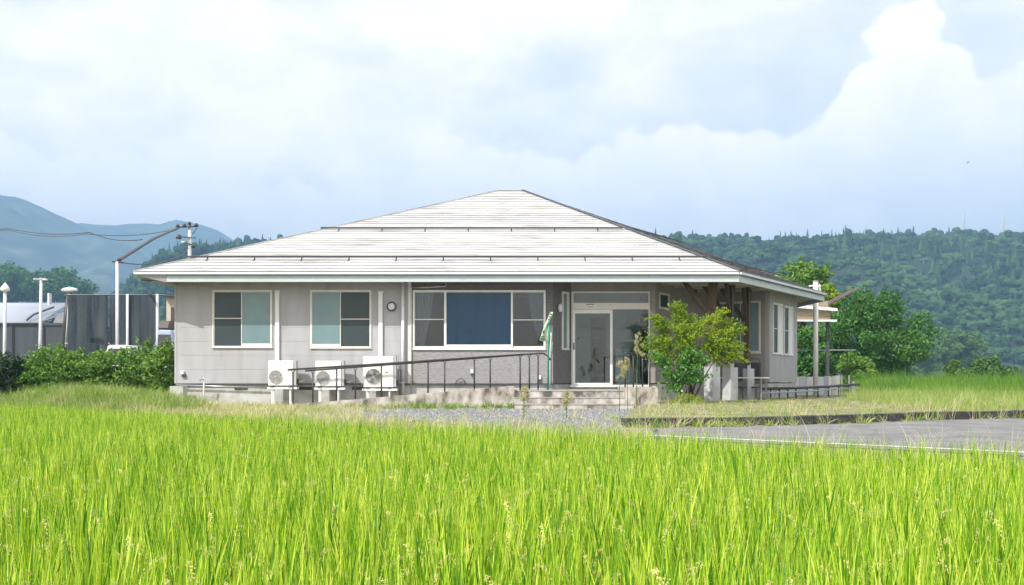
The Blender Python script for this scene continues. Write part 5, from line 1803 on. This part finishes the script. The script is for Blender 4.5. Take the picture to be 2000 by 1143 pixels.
Yp = 47.0
x_ = lambda q: X(q, Yp)
z_ = lambda q: Z(q, Yp)
o = empty('teardrop_lamp', (x_(9), Yp, 0), 'street lamp with a white teardrop head at the left edge', 'street lamp')
MB().tube([(x_(8), Yp, 0), (x_(10), Yp, z_(570))], 0.075, 10).build('pole', M['grey_pole'], o, True)
MB().tube([(x_(10), Yp, z_(570)), (x_(10), Yp, z_(567)), (x_(10), Yp, z_(562)), (x_(10), Yp, z_(552))], [0.10, 0.21, 0.19, 0.01], 14).build('lamp_head', M['white'], o, True)
o = empty('street_lamp', (x_(79), Yp, 0), 'slim grey street lamp with a short flat arm over the sheds', 'street lamp')
MB().tube([(x_(77), Yp, 0), (x_(80.5), Yp, z_(543))], [0.085, 0.065], 10).build('pole', M['grey_pole'], o, True)
MB().bar((x_(66), Yp, z_(545)), (x_(92), Yp, z_(546)), 0.14, 0.08).build('lamp_arm', M['steel'], o)
MB().ball((x_(88), Yp, z_(546.5)), (0.14, 0.12, 0.06), 10, 6).build('lamp_head', M['lamp_glass'], o, True)
o = empty('net_post', (x_(229), Yp, 0), 'tall pale steel post holding the thick cable', 'post')
MB().tube([(x_(229), Yp, 0), (x_(229), Yp, z_(511))], 0.075, 10).build('shaft', M['grey_pole'], o, True)
MB().bar((x_(219), Yp, z_(511)), (x_(240), Yp, z_(514)), 0.08, 0.06).build('cross_arm', M['black'], o)

UY = 80.0
ux, uz = lambda q: X(q, UY), lambda q: Z(q, UY)
up = empty('utility_pole', (ux(370), UY, 0), 'concrete utility pole with crossarms and insulators behind the roof', 'utility pole')
MB().tube([(ux(370), UY, 0), (ux(370.5), UY, uz(438))], [0.19, 0.13], 12).build('shaft', M['grey_pole'], up, True)
MB().bar((ux(345), UY - .2, uz(445)), (ux(389), UY - .2, uz(443)), 0.10, 0.10).build('crossarm', M['black'], up)
MB().bar((ux(352), UY - .2, uz(463.5)), (ux(384), UY - .2, uz(465.5)), 0.09, 0.09).build('crossarm', M['dark_metal'], up)
MB().bar((ux(358), UY - .2, uz(474)), (ux(377), UY - .2, uz(479)), 0.09, 0.09).build('crossarm', M['dark_metal'], up)
for q, zz in ((348, 442), (361, 441), (371, 437), (384, 440), (378, 482)):
    MB().tube([(ux(q), UY - .2, uz(zz + 3)), (ux(q + 1.5), UY - .2, uz(zz - 2)), (ux(q + 2), UY - .2, uz(zz - 3))], [0.16, 0.12, 0.05], 8).build('insulator', M['black'], up, True)
MB().tube([(ux(351), UY - .3, uz(468)), (ux(352), UY - .3, uz(459.5))], [0.22, 0.14], 10).build('transformer', M['dark_metal'], up, True)
MB().tube([(ux(375), UY, uz(458)), (ux(385), UY, uz(446))], 0.03, 6).build('stay_rod', M['dark_metal'], up)
MB().ball((ux(360), UY - .3, uz(474)), (0.16, .12, .07), 8, 6).build('lamp_head', M['white'], up, True)


def cable(name, pts, r, label, sag=0.0, n=16):
    m_ = MB()
    out = []
    for a, b in zip(pts[:-1], pts[1:]):
        a, b = Vector(a), Vector(b)
        for k in range(n):
            t_ = k / n
            q_ = a.lerp(b, t_)
            q_.z -= sag * 4 * t_ * (1 - t_)
            out.append(q_)
    out.append(Vector(pts[-1]))
    m_.tube(out, r, 6)
    return tag(m_.build(name, M['black'], None, True), label, 'cable', 'overhead cables')


PT = (X(229, Yp), Yp, Z(510, Yp))
cable('thick_cable', [PT, (X(300, 60), 60, Z(466, 60)), (ux(350), UY - .2, uz(446))], 0.085, 'thick black cable rising from the steel post to the utility pole')
cable('thin_wire', [(X(-200, 85), 85, Z(436, 85)), (X(20, 80), 80, Z(447, 80)), (X(175, 68), 68, Z(454, 68)), (X(278, 62), 62, Z(468, 62))], 0.03, 'upper thin wire crossing the mountain at the left edge', 0.25)
cable('thin_wire', [(X(-200, 85), 85, Z(438, 85)), (X(20, 80), 80, Z(450, 80)), (X(170, 70), 70, Z(457, 70)), (ux(345), UY, uz(447))], 0.022, 'lower thin wire crossing the mountain to the utility pole', 0.3)
cable('thin_wire', [PT, (X(300, 55), 55, Z(513, 55)), (X(350, 70), 70, Z(500, 70)), (ux(368), UY, uz(484))], 0.028, 'slack wire from the steel post dropping behind the eave', 0.12)

Y = 58.0
x_ = lambda q: X(q, Y)
z_ = lambda q: Z(q, Y)
o = empty('neighbour_house', (x_(330), Y, 0), 'beige neighbouring house mostly hidden behind the left house corner', 'house')
MB().box(x_(325), x_(400), Y, Y + 5, 0, z_(580)).build('wall', M['beige_wall'], o)
MB().box(x_(321), x_(404), Y - .4, Y + 5.4, z_(580), z_(576)).build('roof', M['dark_metal'], o)
MB().box(x_(334), x_(341), Y - .03, Y + .05, z_(628), z_(600)).build('window', M['car_glass'], o)
m = MB()
m.hexa([(x_(310), Y - 1.5, z_(643)), (x_(345), Y - 1.5, z_(643)), (x_(345), Y - .05, z_(643)), (x_(310), Y - .05, z_(643)), (x_(319), Y - 1.2, z_(629)), (x_(345), Y - 1.2, z_(629)), (x_(345), Y - .1, z_(627)), (x_(319), Y - .1, z_(627))])
m.build('porch_roof', M['red_roof'], o)


# parked vehicles half hidden by the hedge
def van(name, px0, px1, pyr, Yv, body_m, label):
    a, b = X(px0, Yv), X(px1, Yv)
    zt = Z(pyr, Yv)
    o_ = empty(name, ((a + b) / 2, Yv, 0), label, 'car', 'cars parked behind the hedge')
    L = b - a
    m_ = MB()
    prof = [(a - .7, 0.30), (b + .7, 0.30), (b + .75, zt * .58), (b + .15, zt * .62), (b - .08 * L, zt), (a + .06 * L, zt), (a - .2, zt * .62), (a - .75, zt * .55)]
    n_ = len(prof)
    m_.v = [(q[0], Yv - .8, q[1]) for q in prof] + [(q[0], Yv + .8, q[1]) for q in prof]
    m_.f = [tuple(range(n_)), tuple(reversed(range(n_, 2 * n_)))] + [(i, n_ + i, n_ + (i + 1) % n_, (i + 1) % n_) for i in range(n_)]
    o2 = m_.build('body', body_m, o_)
    bv_ = o2.modifiers.new('round', 'BEVEL')
    bv_.width = 0.07
    bv_.segments = 3
    g_ = MB()
    g_.v = [(a + .02, Yv - .815, zt * .62), (b - .02, Yv - .815, zt * .62), (b - .10 * L, Yv - .805, zt * .93), (a + .09 * L, Yv - .805, zt * .93)]
    g_.f = [(0, 1, 2, 3)]
    g_.build('side_window', M['car_glass'], o_)
    for q in (a - .1, b + .1):
        w_ = MB().disc((q, Yv - .62, 0.31), (0, -1, 0), 0.31, 0.2, 20).build('wheel', M['rubber'], o_)
        MB().disc((q, Yv - .821, 0.31), (0, -1, 0), 0.19, 0.01, 16).build('rim', M['steel'], w_)
    return o_


van('parked_car', 222, 268, 675, 44.0, M['car_white'], 'white car roof showing above the hedge under the netting')
van('parked_car', 318, 348, 646, 47.0, M['car_blue'], 'silver-blue van glimpsed beside the house corner')


# ------------------------------------------------------------------ pylons on the hills
def pylon(px, pyb, pyt, Yp_, w, label, arms):
    o_ = empty('pylon', (X(px, Yp_), Yp_, Z(pyb, Yp_)), label, 'pylon', 'steel towers on the hills')
    zb, zt, xc = Z(pyb + 4, Yp_), Z(pyt, Yp_), X(px, Yp_)
    H = zt - zb
    m_ = MB()
    lev = 9
    for k in range(lev):
        t0, t1 = k / lev, (k + 1) / lev
        w0, w1 = w * (1 - t0 * .85), w * (1 - t1 * .85)
        for sx, sy in ((-1, -1), (1, -1), (1, 1), (-1, 1)):
            m_.bar((xc + sx * w0, Yp_ + sy * w0, zb + H * t0), (xc + sx * w1, Yp_ + sy * w1, zb + H * t1), 0.8, 0.8)
        m_.bar((xc - w0, Yp_ - w0, zb + H * t0), (xc + w1, Yp_ - w1, zb + H * t1), 0.5, 0.5)
        m_.bar((xc + w0, Yp_ - w0, zb + H * t0), (xc - w1, Yp_ - w1, zb + H * t1), 0.5, 0.5)
    m_.build('lattice', M['grey_pole'], o_)['kind'] = 'stuff'
    for t_ in arms:
        MB().bar((xc - w * 1.6, Yp_, zb + H * t_), (xc + w * 1.6, Yp_, zb + H * t_), 0.8, 0.8).build('cross_arm', M['grey_pole'], o_)


pylon(1883, 458, 416, 1160, 1.9, 'left of two distant lattice towers on the right ridge', ())
pylon(1960, 464, 420, 1160, 1.9, 'right of two distant lattice towers on the right ridge', ())
pylon(1585, 506, 481, 950, 1.7, 'pale pylon with crossarms on the wooded slope above the roof end', (0.55, 0.75, 0.95))
pylon(463, 478, 461, 1170, 1.6, 'tiny tower on the ridge left of the roof', ())

# ------------------------------------------------------------------ small things on the yard and road
Y = 19.3
bx_, bz_ = X(810, Y), Z(823, Y)
bi = empty('bird', (bx_, Y, 0.02), 'small brown bird with long tail perched low over the gravel', 'bird')
MB().tube([(X(793.5, Y), Y, Z(826.8, Y)), (X(800, Y), Y, Z(825.2, Y)), (X(806, Y), Y, Z(823.8, Y)), (X(810, Y), Y, Z(822.6, Y)), (X(814, Y), Y, Z(822.2, Y)), (X(816.5, Y), Y, Z(822.0, Y)), (X(818.5, Y), Y, Z(822.6, Y)), (X(820.2, Y), Y, Z(823.2, Y))],
          [0.008, 0.010, 0.022, 0.033, 0.030, 0.022, 0.014, 0.002], 10).build('body', M['bird'], bi, True)
MB().ball((X(812, Y), Y + .005, Z(820.9, Y)), (0.035, 0.02, 0.010), 8, 6).build('wing', M['bird_pale'], bi, True)
for d in (-.008, .008):
    MB().tube([(X(810, Y) + d, Y + d, Z(825, Y)), (X(809.6, Y) + d, Y + d, 0.01)], 0.003, 5).build('leg', M['bird'], bi)
Y = 15.75
v, f = lump(5, 0.5)
v = v * np.array([0.058, 0.05, 0.062]) + np.array([X(1279, Y), Y, 0.055])
me = bpy.data.meshes.new('dark_stone')
me.from_pydata(v, [], f)
tag(link_mesh('dark_stone', me, M['stone'], None, True), 'dark glinting stone lying by the white road line', 'stone')
Y = 140.0
fb = empty('flying_bird', (X(1890, Y), Y, Z(318, Y)), 'tiny bird flying in the sky at the right', 'bird')
c = Vector((X(1890, Y), Y, Z(318, Y)))
MB().tube([c + Vector((-.16, 0, -.05)), c, c + Vector((.14, 0, .05))], [0.01, 0.05, 0.015], 8).build('body', M['bird'], fb, True)
for sgn in (-1, 1):
    m = MB()
    m.prism([(0, 0), (0.08, 0), (0.02, 0.30 * sgn), (-0.04, 0.26 * sgn)], 0, 0.006)
    m.v = [(c.x + q[0] + abs(q[1]) * .3, c.y + q[1], c.z + q[2] + abs(q[1]) * .5) for q in m.v]
    m.build('wing', M['bird'], fb)

# ------------------------------------------------------------------ the air
hz = MB().box(-3900, 3900, -80, 4300, -3.0, 500).build('haze', None)
hm = bpy.data.materials.new('haze')
hm.use_nodes = True
hn_ = hm.node_tree.nodes
hn_.clear()
ho = hn_.new('ShaderNodeOutputMaterial')
hv = hn_.new('ShaderNodeVolumePrincipled')
hv.inputs['Color'].default_value = (0.34, 0.60, 0.95, 1)
hv.inputs['Density'].default_value = HAZE_DENSITY
hv.inputs['Anisotropy'].default_value = 0.0
hm.node_tree.links.new(hv.outputs[0], ho.inputs['Volume'])
hz.data.materials.append(hm)
tag(hz, 'thin bluish summer haze in the valley air', 'haze', None, 'stuff')
